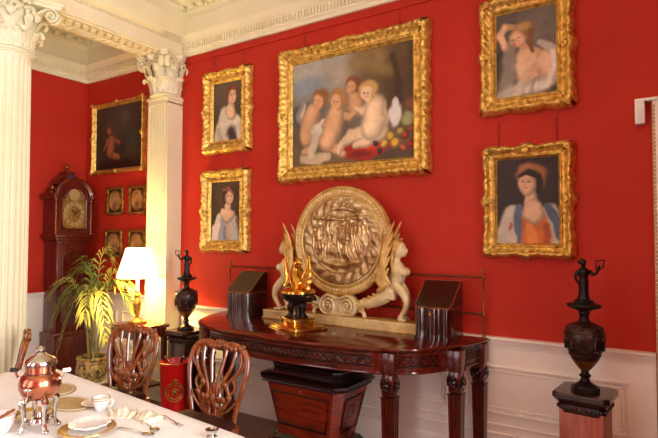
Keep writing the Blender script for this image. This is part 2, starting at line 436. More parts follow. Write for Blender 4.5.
# ------------------------------------------------------------------ column and pilaster
CX = -4.34
def corinthian(rad, sq, z0, h):
    """capital around the origin: rad shaft radius, sq half width of abacus"""
    b = B()
    b.lathe([(rad*.98, z0), (rad*1.1, z0+.008), (rad*1.1, z0+.024), (rad*.98, z0+.032), (rad*.92, z0+.04), (rad*.92, z0+h*.5), (rad*1.02, z0+h*.72), (rad*1.22, z0+h*.86), (rad*1.22, z0+h*.88)], 32)
    def leaf(ang, zb, ht, wd, out):
        path = [(rad*.97, zb), (rad*1.02, zb+ht*.3), (rad*1.07, zb+ht*.6), (rad*1.18, zb+ht*.86), (rad*1.18+out*.55, zb+ht*1.0), (rad*1.18+out, zb+ht*.97), (rad*1.18+out*1.05, zb+ht*.86), (rad*1.18+out*.75, zb+ht*.8)]
        P = sp([(p[0]*math.cos(ang), p[0]*math.sin(ang), p[1]) for p in path], 5)
        n = len(P); W = []
        for i in range(n):
            t = i/(n-1); e = (.55+.6*math.sin(PI*min(t*1.15, 1))**.8)*(1+.22*math.cos(t*PI*9))
            W.append(wd*e*(1 if t < .8 else 1-.5*(t-.8)/.2))
        b.tube(P, W, [.012]*n, side=(-math.sin(ang), math.cos(ang), 0), seg=10)
        b.tube([p+V((math.cos(ang), math.sin(ang), 0))*.008 for p in P], .007, seg=6)
    for k in range(8): leaf(2*PI*k/8, z0+.035, h*.34, rad*.3, rad*.3)
    for k in range(8): leaf(2*PI*(k+.5)/8, z0+.035, h*.62, rad*.3, rad*.36)
    for k in range(4):                                        # angle volutes
        a = PI/4+k*PI/2
        R1 = sq*1.26
        for off in (-.028, .028):
            pts = [(rad*.95, z0+h*.42), (rad*1.05, z0+h*.6), (rad*1.3, z0+h*.8), (R1*.85, z0+h*.9)]
            cx, cz, r = R1*.88, z0+h*.765, h*.125
            for q in range(26):
                t = q/25; an = PI/2-t*2*PI*1.6; rq = r*(1-t*.82)
                pts.append((cx+rq*math.cos(an), cz+rq*math.sin(an)))
            nrm = V((-math.sin(a), math.cos(a), 0))
            P = [V((p[0]*math.cos(a), p[0]*math.sin(a), p[1]))+nrm*off for p in sp([(p[0], 0, p[1]) for p in pts], 2) for p in [(p.x, p.z)]]
            b.tube(P, .026, .012, side=nrm, seg=8)
        c_ = V((R1*.88*math.cos(a), R1*.88*math.sin(a), z0+h*.765)); b.ball(c_, .03, 10, 8)
    for k in range(4):                                        # small inner helices and fleuron
        a = k*PI/2; nx = V((math.cos(a), math.sin(a), 0)); tx = V((-math.sin(a), math.cos(a), 0))
        for s in (-1, 1):
            P = []
            for q in range(20):
                t = q/19; an = PI*.9-t*2*PI*1.2; rq = .05*(1-t*.75)
                P.append(nx*(rad*1.22)+tx*s*(.055+rq*math.cos(an)*.9)+V((0, 0, z0+h*.74+rq*math.sin(an))))
            b.tube(P, .014, .012, seg=6)
        b.ball(nx*(sq*.93)+V((0, 0, z0+h*.93)), (.045, .045, .04), 12, 8)
        for q in range(6):
            an = q*PI/3; b.ball(nx*(sq*.95)+tx*.035*math.cos(an)+V((0, 0, z0+h*.93+.035*math.sin(an))), .02, 8, 6)
    poly = []
    for k in range(4):
        a0 = PI/4+k*PI/2
        c0 = V((sq*1.36*math.cos(a0), sq*1.36*math.sin(a0))); t = V((-math.sin(a0), math.cos(a0)))*.035
        c1 = V((sq*1.36*math.cos(a0+PI/2), sq*1.36*math.sin(a0+PI/2))); t1 = V((-math.sin(a0+PI/2), math.cos(a0+PI/2)))*.035
        m = V((math.cos(a0+PI/4), math.sin(a0+PI/4)))*sq*.82
        for q in range(9):
            s = q/8; p = (c0+t)*(1-s)**2+2*(2*m-(c0+t)*.5-(c1-t1)*.5)*s*(1-s)+(c1-t1)*s*s
            poly.append((p.x, p.y))
    b.prism(poly, z0+h*.885, z0+h*.95); b.prism([(x*1.05, y*1.05) for x, y in poly], z0+h*.95, z0+h)
    return b
CAPZ, CAPH = 3.04, .43
col = thing('fluted_column', 'free-standing round fluted cream column at the left edge, leafy capital', 'column', (CX, -1.64, 0))
Rc = .172
def flute(t, r, z):
    w = min(max((z-.36)/.06, 0), 1)*min(max((3.0-z)/.06, 0), 1)
    k = (t/(2*PI)*24) % 1; u = abs(k-.5)*2
    return r-(.016*math.sqrt(max(0, 1-(u/.78)**2)) if u < .78 else 0)*w
b = B(); zs = [.3, .36, .39, .42]+[.42+i*(2.52/10) for i in range(1, 11)]+[2.97, 3.0, 3.02, 3.03]
prof = [(Rc*(1.0 if z < 1.2 else 1-.06*((z-1.2)/1.85)**1.5), z) for z in zs]
prof = [(Rc*1.06, .28), (Rc*1.02, .3)]+prof[1:]+[(Rc*1.0, 3.032), (Rc*1.0, 3.045)]
b.lathe(prof, 24*10, fr=flute); obj('shaft', b, M['cream'], col, sharp=50)
b = corinthian(Rc*.98, .285, CAPZ, CAPH); obj('capital', b, M['cream'], col, sharp=50)
b = B(); b.box(-.25, .25, -.25, .25, 0, .1); b.lathe([(.24, .1), (.25, .12), (.25, .15), (.22, .17), (.2, .19), (.2, .21), (.225, .225), (.225, .25), (.2, .27), (.182, .285)], 48); obj('base', b, M['cream'], col)

pil = thing('fluted_pilaster', 'flat fluted cream pilaster against the red wall, behind the lit lamp', 'column', (CX, -.003, 0))
b = B(); w, d = .155, .19
poly = [(-w, 0), (-w, -d)]
nf = 6; x0, x1 = -w+.018, w-.018; fwid = (x1-x0)/nf
for k in range(nf):
    c = x0+(k+.5)*fwid; r = fwid*.44
    for q in range(7):
        a = PI-q*PI/6; poly.append((c+r*math.cos(a), -d+.03*math.sin(a)))
poly += [(w, -d), (w, 0)]
b.prism(poly, .28, 2.98); b.box(-w, w, -d, 0, 2.97, 3.05); b.box(-w-.015, w+.015, -d-.015, 0, 3.015, 3.04, .006)
obj('shaft', b, M['cream'], pil)
b = corinthian(.15, .215, CAPZ, CAPH)
b.xf(Matrix.Translation((0, -.085, 0)))
bmesh.ops.bisect_plane(b.bm, geom=b.bm.verts[:]+b.bm.edges[:]+b.bm.faces[:], plane_co=(0, -.001, 0), plane_no=(0, 1, 0), clear_outer=True)
obj('capital', b, M['cream'], pil, sharp=50)
b = B(); b.box(-.2, .2, -.24, 0, 0, .12); b.box(-.185, .185, -.225, 0, .12, .2, .02); b.box(-.17, .17, -.205, 0, .2, .285, .01); obj('base', b, M['cream'], pil)

# ------------------------------------------------------------------ painted pictures
def canvas(name, w, h, ops, parent, y, z0, x0=0, n=None):
    """w x h canvas centred on x0, bottom z0; ops painted in (u right, v down), v in 0..1, u in 0..w/h"""
    asp = w/h; ny = n or 110; nx = int(ny*asp)
    U, Vv = np.meshgrid(np.linspace(0, asp, nx), np.linspace(0, 1, ny))
    rs = np.random.RandomState(int(w*1000))
    def nz(sc):
        g = rs.rand(int(sc*asp)+3, int(sc)+3); gx = U*sc; gy = Vv*sc
        i = gx.astype(int); j = gy.astype(int); fx = gx-i; fy = gy-j; fx = fx*fx*(3-2*fx); fy = fy*fy*(3-2*fy)
        return (g[i, j]*(1-fx)+g[i+1, j]*fx)*(1-fy)+(g[i, j+1]*(1-fx)+g[i+1, j+1]*fx)*fy
    wob = (nz(9)-.5)*.03+(nz(22)-.5)*.014
    wob2 = (nz(9)-.5)*.03+(nz(22)-.5)*.014
    tex = (nz(5)-.5)*.5+(nz(14)-.5)*.35+(nz(40)-.5)*.3
    C = np.zeros((ny, nx, 3))
    X, Y = U+wob, Vv+wob2
    for op in ops:
        if op[0] == 'g':
            t = Vv[..., None]; C = np.array(op[1])*(1-t)+np.array(op[2])*t; continue
        if op[0] == 'e':
            _, cx, cy, rx, ry, rot, c, soft, al = op
            ca, sa = math.cos(rot), math.sin(rot); dx, dy = X-cx, Y-cy
            d = np.sqrt(((dx*ca+dy*sa)/rx)**2+((-dx*sa+dy*ca)/ry)**2)
            m = np.clip((1-d)/soft+.5, 0, 1)*al
        elif op[0] == 's':
            _, pts, c, soft, al = op
            m = np.zeros_like(U)
            for (xa, ya, ra), (xb, yb, rb) in zip(pts[:-1], pts[1:]):
                L = (xb-xa)**2+(yb-ya)**2+1e-9
                t = np.clip(((X-xa)*(xb-xa)+(Y-ya)*(yb-ya))/L, 0, 1)
                d = np.hypot(X-xa-t*(xb-xa), Y-ya-t*(yb-ya))/(ra+(rb-ra)*t)
                m = np.maximum(m, np.clip((1-d)/soft+.5, 0, 1))
            m = m*al
        m = (m*m*(3-2*m))[..., None]
        C = C*(1-m)+np.array(c)*m
    C = np.clip(C*(1+tex[..., None]*.22), 0, 255)/255
    C = np.where(C <= .04045, C/12.92, ((C+.055)/1.055)**2.4)
    b = B()
    b.surf(lambda i, j: V((x0-w/2+w*i/(nx-1), y, z0+h-h*j/(ny-1))), nx, ny)
    o = obj(name, b, M['paint'], parent)
    at = o.data.color_attributes.new('Col', 'FLOAT_COLOR', 'POINT')
    cols = np.ones((nx*ny, 4), dtype=np.float32); cols[:, :3] = C.transpose(1, 0, 2).reshape(-1, 3)
    at.data.foreach_set('color', cols.ravel())
    return o

def ornate_frame(w, h, fwd, depth, seed, orn=1., step=.0085, corner=.03):
    """carved gilt frame, outer w x h, centred x, bottom z=0, wall at y=0, front towards -y"""
    b = B()
    rs = random.Random(seed); ox = rs.random()*50
    prof = [(0, 0), (0, .25), (.03, .5), (.1, .78), (.2, 1.), (.32, .98), (.42, .72), (.55, .52), (.68, .5), (.76, .66), (.84, .7), (.9, .5), (.96, .42), (1., .36), (1., .1)]
    nv = 30
    pv = []
    for j in range(nv):
        t = j/(nv-1)*(len(prof)-1); k = min(int(t), len(prof)-2); f = t-k
        pv.append((prof[k][0]+(prof[k+1][0]-prof[k][0])*f, prof[k][1]+(prof[k+1][1]-prof[k][1])*f))
    sides = [((-w/2, 0), (w/2, 0), (0, 1)), ((w/2, 0), (w/2, h), (-1, 0)), ((w/2, h), (-w/2, h), (0, -1)), ((-w/2, h), (-w/2, 0), (1, 0))]
    for a, c, nin in sides:
        a, c, nin = V(a), V(c), V(nin); L = (c-a).length; n = max(int(L/step), 12); t = (c-a)/L
        def f(i, j):
            u = i/(n-1); pr, ph = pv[j]
            s = u*L; mid = abs(s-L/2); cor = min(s, L-s)
            # scalloped outer edge: broad at corners and centre
            lob = .5+.5*math.cos(s/L*2*PI*max(3, round(L/.13)))
            ext = orn*(.006+.010*lob+.016*math.exp(-(mid/.045)**2)+.014*math.exp(-((cor-.06)/.05)**2))
            inward = pr*fwd-(ext*(1-pr)**2)
            # mitre: clamp to 45 degree
            inset = max(pr*fwd, 0)
            s2 = inset+(L-2*inset)*u
            if cor < .0: s2 = s
            p = a+t*s2+nin*inward
            hh = depth*ph
            q = V((p.x*1.0, p.y*1.0, ox))
            nn = noise.noise(q*48)*.5+noise.noise(q*95)*.35
            k = abs(math.sin((s/.055+pr*2.2)*PI))*.6+abs(math.sin((s/.055-pr*2.6)*PI))*.6-.5
            amp = orn*.011*(1 if .02 < pr < .6 else (.35 if pr < .9 else .12))*(0 if ph < .11 else 1)
            bead = (.5+.5*math.cos(s/.018*2*PI))*.004*orn if .72 < pr < .88 else 0
            boss = orn*.016*(math.exp(-(mid/.06)**2)+math.exp(-(cor/.09)**2))*max(0, 1-abs(pr-.3)/.4)
            hh += amp*(nn+k)+bead+boss
            return V((p.x, -max(hh, 0), p.y))
        b.surf(f, n, nv)
    # leaf scroll ornaments on the corners and centres
    for (cx, cz, ang) in [(-w/2, 0, -3*PI/4), (w/2, 0, -PI/4), (w/2, h, PI/4), (-w/2, h, 3*PI/4), (0, 0, -PI/2), (0, h, PI/2), (-w/2, h/2, PI), (w/2, h/2, 0)]:
        dx, dz = math.cos(ang), math.sin(ang); o = V((cx-dx*fwd*.55, -depth*.95, cz-dz*fwd*.55))
        for k in range(-2, 3):
            a2 = ang+k*.5; ln = corner*(1.5-.22*abs(k))
            tip = o+V((math.cos(a2), 0, math.sin(a2)))*ln
            P = sp([o, o.lerp(tip, .5)+V((0, -.012, 0)), tip+V((0, .004, 0))], 4)
            b.tube(P, lerpl([.006, .012, .003], len(P)), lerpl([.006, .008, .003], len(P)), side=(-math.sin(a2), 0, math.cos(a2)), seg=6)
        b.ball(o+V((0, -.008, 0)), corner*.4, 10, 8)
    return b

def framed(name, label, x0, x1, z0, z1, cx0, cx1, cz0, cz1, ops, seed, cat='painting', group=None, depth=.07, orn=1., wire=True, fm='gold'):
    kf = .985; x0, x1, cx0, cx1 = [v*kf for v in (x0, x1, cx0, cx1)]; z0, z1, cz0, cz1 = [1.6+(v-1.6)*kf for v in (z0, z1, cz0, cz1)]
    w, h = x1-x0, z1-z0; xc = (x0+x1)/2
    t = thing(name, label, cat, (xc, -.004, z0), 0, group)
    fwd = ((cx0-x0)+(x1-cx1)+(cz0-z0)+(z1-cz1))/4
    b = ornate_frame(w-.024*orn, h-.024*orn, fwd-.012*orn, depth, seed, orn); b.xf(Matrix.Translation((0, 0, .012*orn))); obj('frame', b, M[fm], t, sharp=60)
    canvas('canvas', w-2*fwd+.02, h-2*fwd+.02, ops, t, -.022, fwd-.01)
    b = B(); b.box(-w/2+fwd*.5, w/2-fwd*.5, -.018, -.002, fwd*.5, h-fwd*.5); obj('backboard', b, M['velvetdark'], t)
    if wire:
        for sx in (-1, 1):
            b = B(); b.tube([(sx*w*.32, -.012, h-.02), (sx*w*.32, -.012, (3.395 if z0 > 2 else 2.40)-z0)], .0025, seg=5)
            obj('hanging_wire', b, M['wire'], t)
    return t

SK, SKs, SKd = (226, 190, 150), (196, 146, 102), (150, 96, 62)
# --- central allegory: a generic group of four small children with fruit
def child(head, torso, limbs, hair, sk=SK, k=1.0, px=.68, py=.86):
    o = []
    f = lambda p: (px+(p[0]-px)*k, py+(p[1]-py)*k, p[2]*k)
    sk = tuple(c*.95 for c in sk); head = f(head); torso = [f(p) for p in torso]; limbs = [[f(p) for p in l] for l in limbs]
    sh = tuple(x*.74 for x in sk); lt = tuple(min(255, x*1.08) for x in sk)
    for l in limbs: o += [('s', l, sh, .35, .95), ('s', [(x-.006, y-.008, r*.72) for x, y, r in l], sk, .7, .9)]
    o += [('s', torso, sh, .35, .96), ('s', [(x-.008, y-.008, r*.76) for x, y, r in torso], sk, .7, .95), ('s', [(x-.014, y-.014, r*.4) for x, y, r in torso], lt, 1.1, .6)]
    hx, hy, hr = head
    o += [('e', hx+.005, hy-.01, hr*1.12, hr*1.15, 0, hair, .4, .95), ('e', hx-hr*.2, hy+hr*.25, hr*.72, hr*.8, 0, sk, .4, .96), ('e', hx-hr*.3, hy+hr*.5, hr*.3, hr*.25, 0, (214, 150, 116), .9, .5)]
    for dx in (-.3, .2): o.append(('e', hx-hr*.2+hr*dx, hy+hr*.15, hr*.16, hr*.07, .2, (120, 76, 52), 1., .7))
    return o
big = [('g', (150, 152, 146), (104, 86, 62)),
       ('e', .3, .05, .5, .14, 0, (168, 162, 148), .9, .8), ('e', .2, .24, .4, .12, .1, (132, 146, 154), .9, .8), ('e', .52, .2, .22, .12, 0, (186, 168, 140), 1.2, .6), ('e', .12, .12, .2, .05, -.2, (190, 180, 160), 1, .5),
       ('e', 1.12, .12, .46, .34, 0, (112, 90, 58), .7, .95), ('e', .86, .1, .2, .12, .3, (140, 118, 76), .9, .8), ('e', 1.22, .4, .26, .4, 0, (86, 66, 44), .7, .95), ('e', .72, .12, .1, .05, .3, (150, 126, 84), 1, .6), ('e', 1.0, .22, .14, .06, .5, (134, 112, 66), 1, .6), ('e', 1.12, .1, .12, .05, -.4, (96, 76, 46), 1, .6), ('s', [(1.06, .1, .03), (1.1, .3, .035), (1.14, .5, .04)], (70, 52, 36), .9, .8),
       ('e', .06, .52, .3, .1, -.2, (72, 86, 98), .6, .85), ('e', .2, .68, .4, .12, -.1, (92, 82, 64), .8, .8), ('e', .7, .99, .9, .14, 0, (112, 92, 64), .7, .9), ('e', 1.1, .98, .4, .1, 0, (82, 64, 46), .7, .8),
       ('s', [(.13, .4, .03), (.09, .5, .05), (.12, .6, .03)], (150, 136, 120), .5, .9), ('s', [(.14, .42, .015), (.11, .52, .025)], (196, 184, 164), .7, .8),
       ('s', [(.62, .88, .08), (.8, .9, .09), (1.0, .84, .07)], (166, 44, 30), .5, .95), ('e', .84, .86, .13, .03, .1, (202, 68, 46), .8, .7), ('e', .74, .93, .12, .03, 0, (112, 26, 20), .8, .7),
       ('s', [(.14, .92, .05), (.3, .94, .055), (.4, .92, .03)], (196, 176, 140), .6, .9)]
big += child((.315, .375, .078), [(.245, .49, .088), (.19, .6, .092), (.17, .72, .085)], [[(.25, .5, .042), (.29, .6, .034), (.3, .68, .028)], [(.18, .76, .06), (.24, .82, .045), (.14, .86, .034)]], (150, 98, 56), (222, 172, 126))
big += [('e', .3, .66, .075, .07, .5, (212, 202, 182), .5, .95), ('e', .35, .6, .04, .045, 0, (226, 218, 202), .5, .9), ('s', [(.27, .74, .05), (.22, .88, .035)], (206, 194, 168), .6, .85)]
big += child((.674, .31, .07), [(.68, .42, .07), (.7, .52, .07)], [[(.66, .43, .035), (.64, .5, .028)]], (128, 80, 48), (214, 164, 120))
big += child((.505, .41, .085), [(.5, .53, .095), (.45, .66, .108), (.405, .78, .10)], [[(.54, .53, .045), (.64, .58, .034), (.72, .52, .026)], [(.44, .56, .044), (.36, .62, .034)], [(.42, .82, .07), (.5, .88, .05), (.58, .92, .03)]], (172, 122, 68), (228, 180, 134))
big += child((.82, .385, .084), [(.89, .51, .108), (.88, .63, .122), (.86, .7, .12)], [[(.97, .52, .05), (.985, .64, .04), (.96, .75, .032)], [(.84, .5, .04), (.76, .55, .033), (.7, .52, .026)], [(.84, .74, .085), (.66, .74, .066), (.56, .82, .042), (.52, .9, .03)], [(.94, .76, .075), (.8, .82, .055), (.7, .84, .04)]], (206, 164, 98), (240, 210, 168))
big += [('e', 1.08, .62, .06, .1, .1, (214, 212, 204), .5, .95), ('e', 1.1, .52, .032, .04, 0, (222, 220, 214), .5, .9), ('e', 1.2, .66, .06, .06, .3, (150, 154, 100), .6, .9), ('e', 1.24, .54, .06, .06, 0, (130, 82, 62), .8, .8)]
for fx, fy, fr, fc in [(1.04, .8, .05, (202, 168, 66)), (.99, .86, .038, (212, 178, 82)), (1.1, .86, .048, (212, 164, 62)), (1.18, .8, .038, (180, 66, 46)), (1.23, .87, .034, (168, 52, 38)), (1.14, .76, .038, (178, 158, 78)), (1.24, .76, .028, (196, 92, 56)), (.9, .85, .028, (84, 56, 60)), (.94, .91, .026, (70, 50, 54)), (1.17, .91, .03, (192, 88, 52))]:
    big += [('e', fx, fy, fr, fr, 0, tuple(x*.6 for x in fc), .4, .95), ('e', fx-.006, fy-.008, fr*.7, fr*.7, 0, fc, .6, .95)]

def lady(hx, hy, hr, hair, bg0, bg1, dress, extra=(), face_dir=-1, sk=(216, 176, 138), bust=None, hair2=None):
    o = [('g', bg0, bg1), ('e', .3, .2, .4, .3, 0, tuple(x*1.15 for x in bg0), 1.2, .5)]
    sh = tuple(x*.72 for x in sk)
    o += [('e', hx+.02, hy-.02, hr*1.25, hr*1.4, 0, hair, .4, .96)]
    o += dress
    o += [('s', [(hx, hy+hr*.9, hr*.5), (hx+.01, hy+hr*1.8, hr*.62)], sh, .35, .95), ('s', [(hx-.008, hy+hr*.9, hr*.38), (hx, hy+hr*1.9, hr*.5)], sk, .6, .9)]
    if bust: o += [('s', bust, sh, .35, .96), ('s', [(x-.012, y-.012, r*.8) for x, y, r in bust], sk, .7, .95)]
    fx = hx+face_dir*hr*.2
    o += [('e', fx, hy+.01, hr*.82, hr*1.08, .12*face_dir, sh, .3, .97), ('e', fx+face_dir*hr*.12, hy+.005, hr*.66, hr*.92, .12*face_dir, sk, .5, .97),
          ('e', fx+face_dir*hr*.3, hy+hr*.35, hr*.28, hr*.22, 0, (226, 158, 132), 1., .5)]
    for dx in (-.28, .3): o += [('e', fx+face_dir*hr*.12+hr*dx, hy-hr*.12, hr*.16, hr*.08, 0, (96, 64, 48), .9, .8), ('e', fx+face_dir*hr*.12+hr*dx, hy-hr*.32, hr*.2, hr*.04, 0, (140, 98, 70), .9, .6)]
    o += [('s', [(fx+face_dir*hr*.16, hy-hr*.1, hr*.05), (fx+face_dir*hr*.24, hy+hr*.25, hr*.07)], sh, .8, .5), ('e', fx+face_dir*hr*.16, hy+hr*.52, hr*.18, hr*.07, 0, (178, 84, 72), .6, .85)]
    o += list(extra)
    return o

framed('framed_painting', 'large central gilt-framed painting of small children with fruit, above the round shield', -2.915, -1.476, 2.09, 3.285, -2.73, -1.563, 2.21, 3.112, big, 3, depth=.085)
# upper right: figure with raised arm, pale drapery, half turned
g1 = [('g', (96, 90, 80), (74, 66, 56)), ('e', .5, .2, .3, .3, 0, (124, 116, 104), 1.2, .7), ('s', [(.06, .5, .07), (.06, .8, .1)], (58, 52, 46), 1, .7),
      ('s', [(.17, .4, .07), (.16, .6, .09), (.1, .95, .1)], (150, 142, 126), .9, .75),
      ('s', [(.12, .4, .045), (.055, .24, .045), (.12, .16, .04), (.2, .19, .035)], (190, 148, 110), .45, .95), ('s', [(.11, .38, .03), (.06, .25, .03), (.12, .17, .026)], (222, 184, 146), .8, .9),
      ('s', [(.32, .44, .05), (.36, .54, .07)], (196, 152, 114), .5, .95),
      ('s', [(.36, .56, .12), (.56, .62, .1), (.58, .78, .1)], (198, 158, 120), .4, .96), ('s', [(.34, .58, .11), (.36, .76, .13)], (222, 186, 150), .6, .95), ('s', [(.54, .6, .08), (.58, .74, .07)], (226, 192, 156), .7, .9), ('e', .43, .68, .05, .06, 0, (204, 164, 128), .9, .7), ('e', .31, .72, .06, .06, 0, (230, 198, 164), .9, .7),
      ('s', [(.5, .42, .04), (.62, .5, .05), (.68, .68, .05), (.62, .86, .06), (.44, .9, .08), (.2, .92, .08), (.08, .98, .07)], (184, 178, 162), .8, .9), ('s', [(.62, .54, .025), (.65, .72, .03), (.56, .88, .04), (.36, .93, .04)], (222, 216, 202), .9, .8), ('s', [(.28, .82, .03), (.24, .98, .05)], (200, 190, 170), .9, .8), ('s', [(.44, .8, .02), (.4, .98, .03)], (140, 130, 112), .9, .6),
      ('e', .31, .26, .125, .12, -.2, (140, 106, 62), .45, .97), ('e', .3, .2, .1, .05, -.2, (180, 148, 92), .8, .8), ('s', [(.4, .28, .04), (.38, .4, .03), (.41, .5, .02)], (120, 88, 52), .7, .9),
      ('e', .245, .335, .08, .105, -.45, (192, 144, 106), .35, .97), ('e', .235, .34, .062, .086, -.45, (226, 186, 148), .6, .95), ('e', .215, .4, .022, .012, -.1, (184, 96, 80), .8, .8), ('e', .19, .335, .018, .007, -.2, (100, 68, 50), .7, .8), ('e', .255, .32, .018, .007, -.2, (100, 68, 50), .7, .8), ('s', [(.215, .33, .006), (.2, .37, .008)], (180, 130, 96), .8, .7), ('e', .26, .38, .025, .022, 0, (214, 148, 118), 1, .5)]
framed('framed_painting', 'ornate gilt-framed portrait of a pale draped woman with raised arm, upper right', -1.095, -.475, 2.473, 3.29, -.97, -.562, 2.575, 3.145, g1, 11)
g2 = lady(.38, .3, .115, (132, 84, 46), (52, 40, 32), (42, 32, 26),
          [('e', .4, .2, .175, .13, .05, (150, 98, 54), .4, .97), ('e', .38, .14, .12, .05, .05, (180, 128, 76), .9, .7), ('e', .4, .29, .125, .145, 0, (44, 30, 24), .35, .97),
           ('s', [(.2, .66, .12), (.14, .86, .13), (.1, 1., .12)], (190, 180, 160), .4, .96), ('s', [(.58, .64, .1), (.66, .84, .11), (.68, 1., .1)], (182, 172, 152), .4, .95),
           ('s', [(.27, .58, .05), (.24, .8, .05), (.3, 1., .05)], (92, 104, 122), .6, .95), ('s', [(.56, .56, .04), (.64, .72, .05), (.68, .9, .05)], (84, 96, 116), .6, .95),
           ('s', [(.42, .72, .13), (.44, .95, .16)], (196, 106, 42), .35, .97), ('s', [(.38, .8, .05), (.4, .98, .06)], (222, 140, 66), .8, .8), ('s', [(.54, .78, .03), (.56, .98, .04)], (150, 72, 26), .8, .7),
           ('e', .16, .78, .02, .05, .3, (176, 70, 56), .7, .7)],
          [
             ('s', [(.27, .22, .018), (.36, .195, .02), (.47, .21, .02), (.5, .3, .025), (.48, .4, .03)], (46, 30, 24), .6, .95),
           ('s', [(.3, .62, .005), (.42, .7, .005), (.52, .6, .005)], (206, 190, 160), .8, .7)],
          -1, (218, 178, 142), [(.42, .58, .1), (.42, .66, .11)])
framed('framed_painting', 'ornate gilt-framed portrait of a woman in orange bodice and brown turban, lower right', -1.08, -.49, 1.475, 2.245, -.977, -.563, 1.58, 2.14, g2, 12)
g3 = lady(.4, .26, .115, (112, 66, 40), (92, 82, 66), (70, 60, 48),
          [('s', [(.3, .56, .14), (.22, .8, .16), (.2, 1., .18)], (206, 194, 172), .5, .96), ('s', [(.5, .7, .14), (.6, .8, .12), (.66, .95, .12)], (226, 214, 194), .6, .9), ('e', .42, .86, .1, .12, 0, (70, 58, 48), .9, .7), ('s', [(.14, .8, .05), (.2, 1., .06)], (180, 164, 140), .8, .8)],
          [('e', .48, .12, .05, .05, 0, (126, 70, 44), .6, .9)], 1, (220, 184, 148), [(.38, .48, .1), (.42, .56, .11)])
framed('framed_painting', 'ornate gilt-framed portrait of a woman in white, upper left', -3.89, -3.27, 2.435, 3.255, -3.752, -3.38, 2.575, 3.145, g3, 13)
g4 = lady(.4, .27, .115, (70, 44, 32), (82, 68, 50), (64, 52, 40),
          [('s', [(.28, .66, .13), (.26, .9, .16)], (150, 152, 160), .5, .96), ('s', [(.52, .7, .13), (.56, .95, .15)], (176, 172, 168), .5, .95), ('s', [(.2, .6, .06), (.12, .8, .08), (.1, 1., .07)], (216, 200, 176), .5, .95), ('s', [(.4, .74, .04), (.42, .98, .05)], (196, 160, 110), .8, .8), ('s', [(.32, .76, .03), (.34, 1., .04)], (110, 124, 146), .8, .8), ('s', [(.62, .66, .05), (.7, .86, .06)], (96, 80, 62), .8, .7)],
          [('s', [(.3, .14, .03), (.42, .12, .03), (.5, .2, .03)], (150, 92, 80), .6, .85)], 1, (222, 186, 150), [(.3, .54, .07), (.4, .58, .12), (.5, .56, .06)])
framed('framed_painting', 'ornate gilt-framed portrait of a woman in grey-blue dress, lower left', -3.905, -3.285, 1.462, 2.268, -3.775, -3.39, 1.578, 2.146, g4, 14)
# alcove pictures
dk = [('g', (64, 56, 44), (48, 38, 28)), ('e', .5, .3, .3, .3, 0, (70, 66, 58), 1., .8), ('e', .7, .2, .2, .1, 0, (84, 80, 72), 1, .6)]
dk += child((.36, .36, .08), [(.4, .54, .1), (.38, .7, .1)], [[(.44, .52, .04), (.6, .6, .03)], [(.3, .54, .04), (.22, .66, .03)], [(.4, .76, .06), (.6, .82, .04)]], (84, 54, 32), (150, 96, 62))
dk += [('e', .9, .6, .16, .2, 0, (52, 62, 54), .9, .8), ('e', .6, .95, .6, .1, 0, (34, 24, 18), .8, .8)]
framed('framed_painting', 'dark painting in a plain gilt frame, high on the red alcove wall', -5.785, -4.825, 2.355, 3.19, -5.735, -4.875, 2.405, 3.14, dk, 21, orn=.35, depth=.06, fm='gold', wire=False)
# small oval miniatures
def miniature(label, x, z, w, h):
    t = thing('framed_miniature', label, 'picture', (x, -.003, z), 0, 'four small oval miniatures on the alcove wall')
    b = B(); 
    for (x0, x1, z0, z1) in ((-w/2, w/2, 0, .03), (-w/2, w/2, h-.03, h), (-w/2, -w/2+.03, 0, h), (w/2-.03, w/2, 0, h)): b.box(x0, x1, -.035, 0, z0, z1, .008)
    obj('frame', b, M['gold_dull'], t)
    b = B(); b.box(-w/2+.02, w/2-.02, -.018, -.001, .02, h-.02); obj('spandrel_panel', b, M['velvetdark'], t)
    b = B(); n = 32; b.tube([(w*.31*math.cos(2*PI*i/n), -.022, h/2+h*.35*math.sin(2*PI*i/n)) for i in range(n)], .011, seg=8, closed=True); obj('oval_rim', b, M['gold_dull'], t)
    b = B(); b.lathe([(0, 0), (1, 0), (.96, .006), (0, .008)], 32); b.xf(Matrix.Translation((0, -.018, h/2)) @ Matrix.Diagonal((w*.3, 1, h*.34, 1)) @ Matrix.Rotation(PI/2, 4, 'X')); obj('oval_medallion', b, M['paperscrap'], t)
miniature('small gilt-framed oval miniature, upper one nearer the clock', -5.27, 1.86, .3, .32)
miniature('small gilt-framed oval miniature, upper one beside the pilaster', -4.87, 1.86, .29, .32)
miniature('small gilt-framed oval miniature, lower one nearer the clock', -5.285, 1.375, .31, .32)
miniature('small gilt-framed oval miniature, lower one just behind the lampshade', -4.87, 1.375, .29, .32)

# ------------------------------------------------------------------ sideboard
SX, ZT = -2.25, .925
def half_outline(inset=0.):
    """right half of the plan, from the back corner to the middle, relative to SX"""
    pts = [(1.225, -.03), (1.205, -.16), (1.165, -.30), (1.115, -.42), (1.05, -.54), (.97, -.65), (.88, -.715), (.79, -.745)]
    P = [(p.x, p.y) for p in sp([(x, y, 0) for x, y in pts], 4)]
    P += [(.775, -.75), (.77, -.775)]
    for i in range(13):
        t = 1-i/12; P.append((.765*t, -.775-.10*(1-t*t)**.75))
    out = []
    for i, (x, y) in enumerate(P):
        a = V(P[max(i-1, 0)]); c = V(P[min(i+1, len(P)-1)]); t = (c-a).normalized(); n = V((-t.y, t.x))
        if n.dot(V((x, y+.2))) > 0: n = -n
        q = V((x, y))+n*inset
        if i == len(P)-1: q = V((0, y+inset))
        out.append((q.x, min(q.y, -.03)))
    return out
def outline(inset=0.):
    h = half_outline(inset); return h+[(-x, y) for x, y in reversed(h[:-1])]
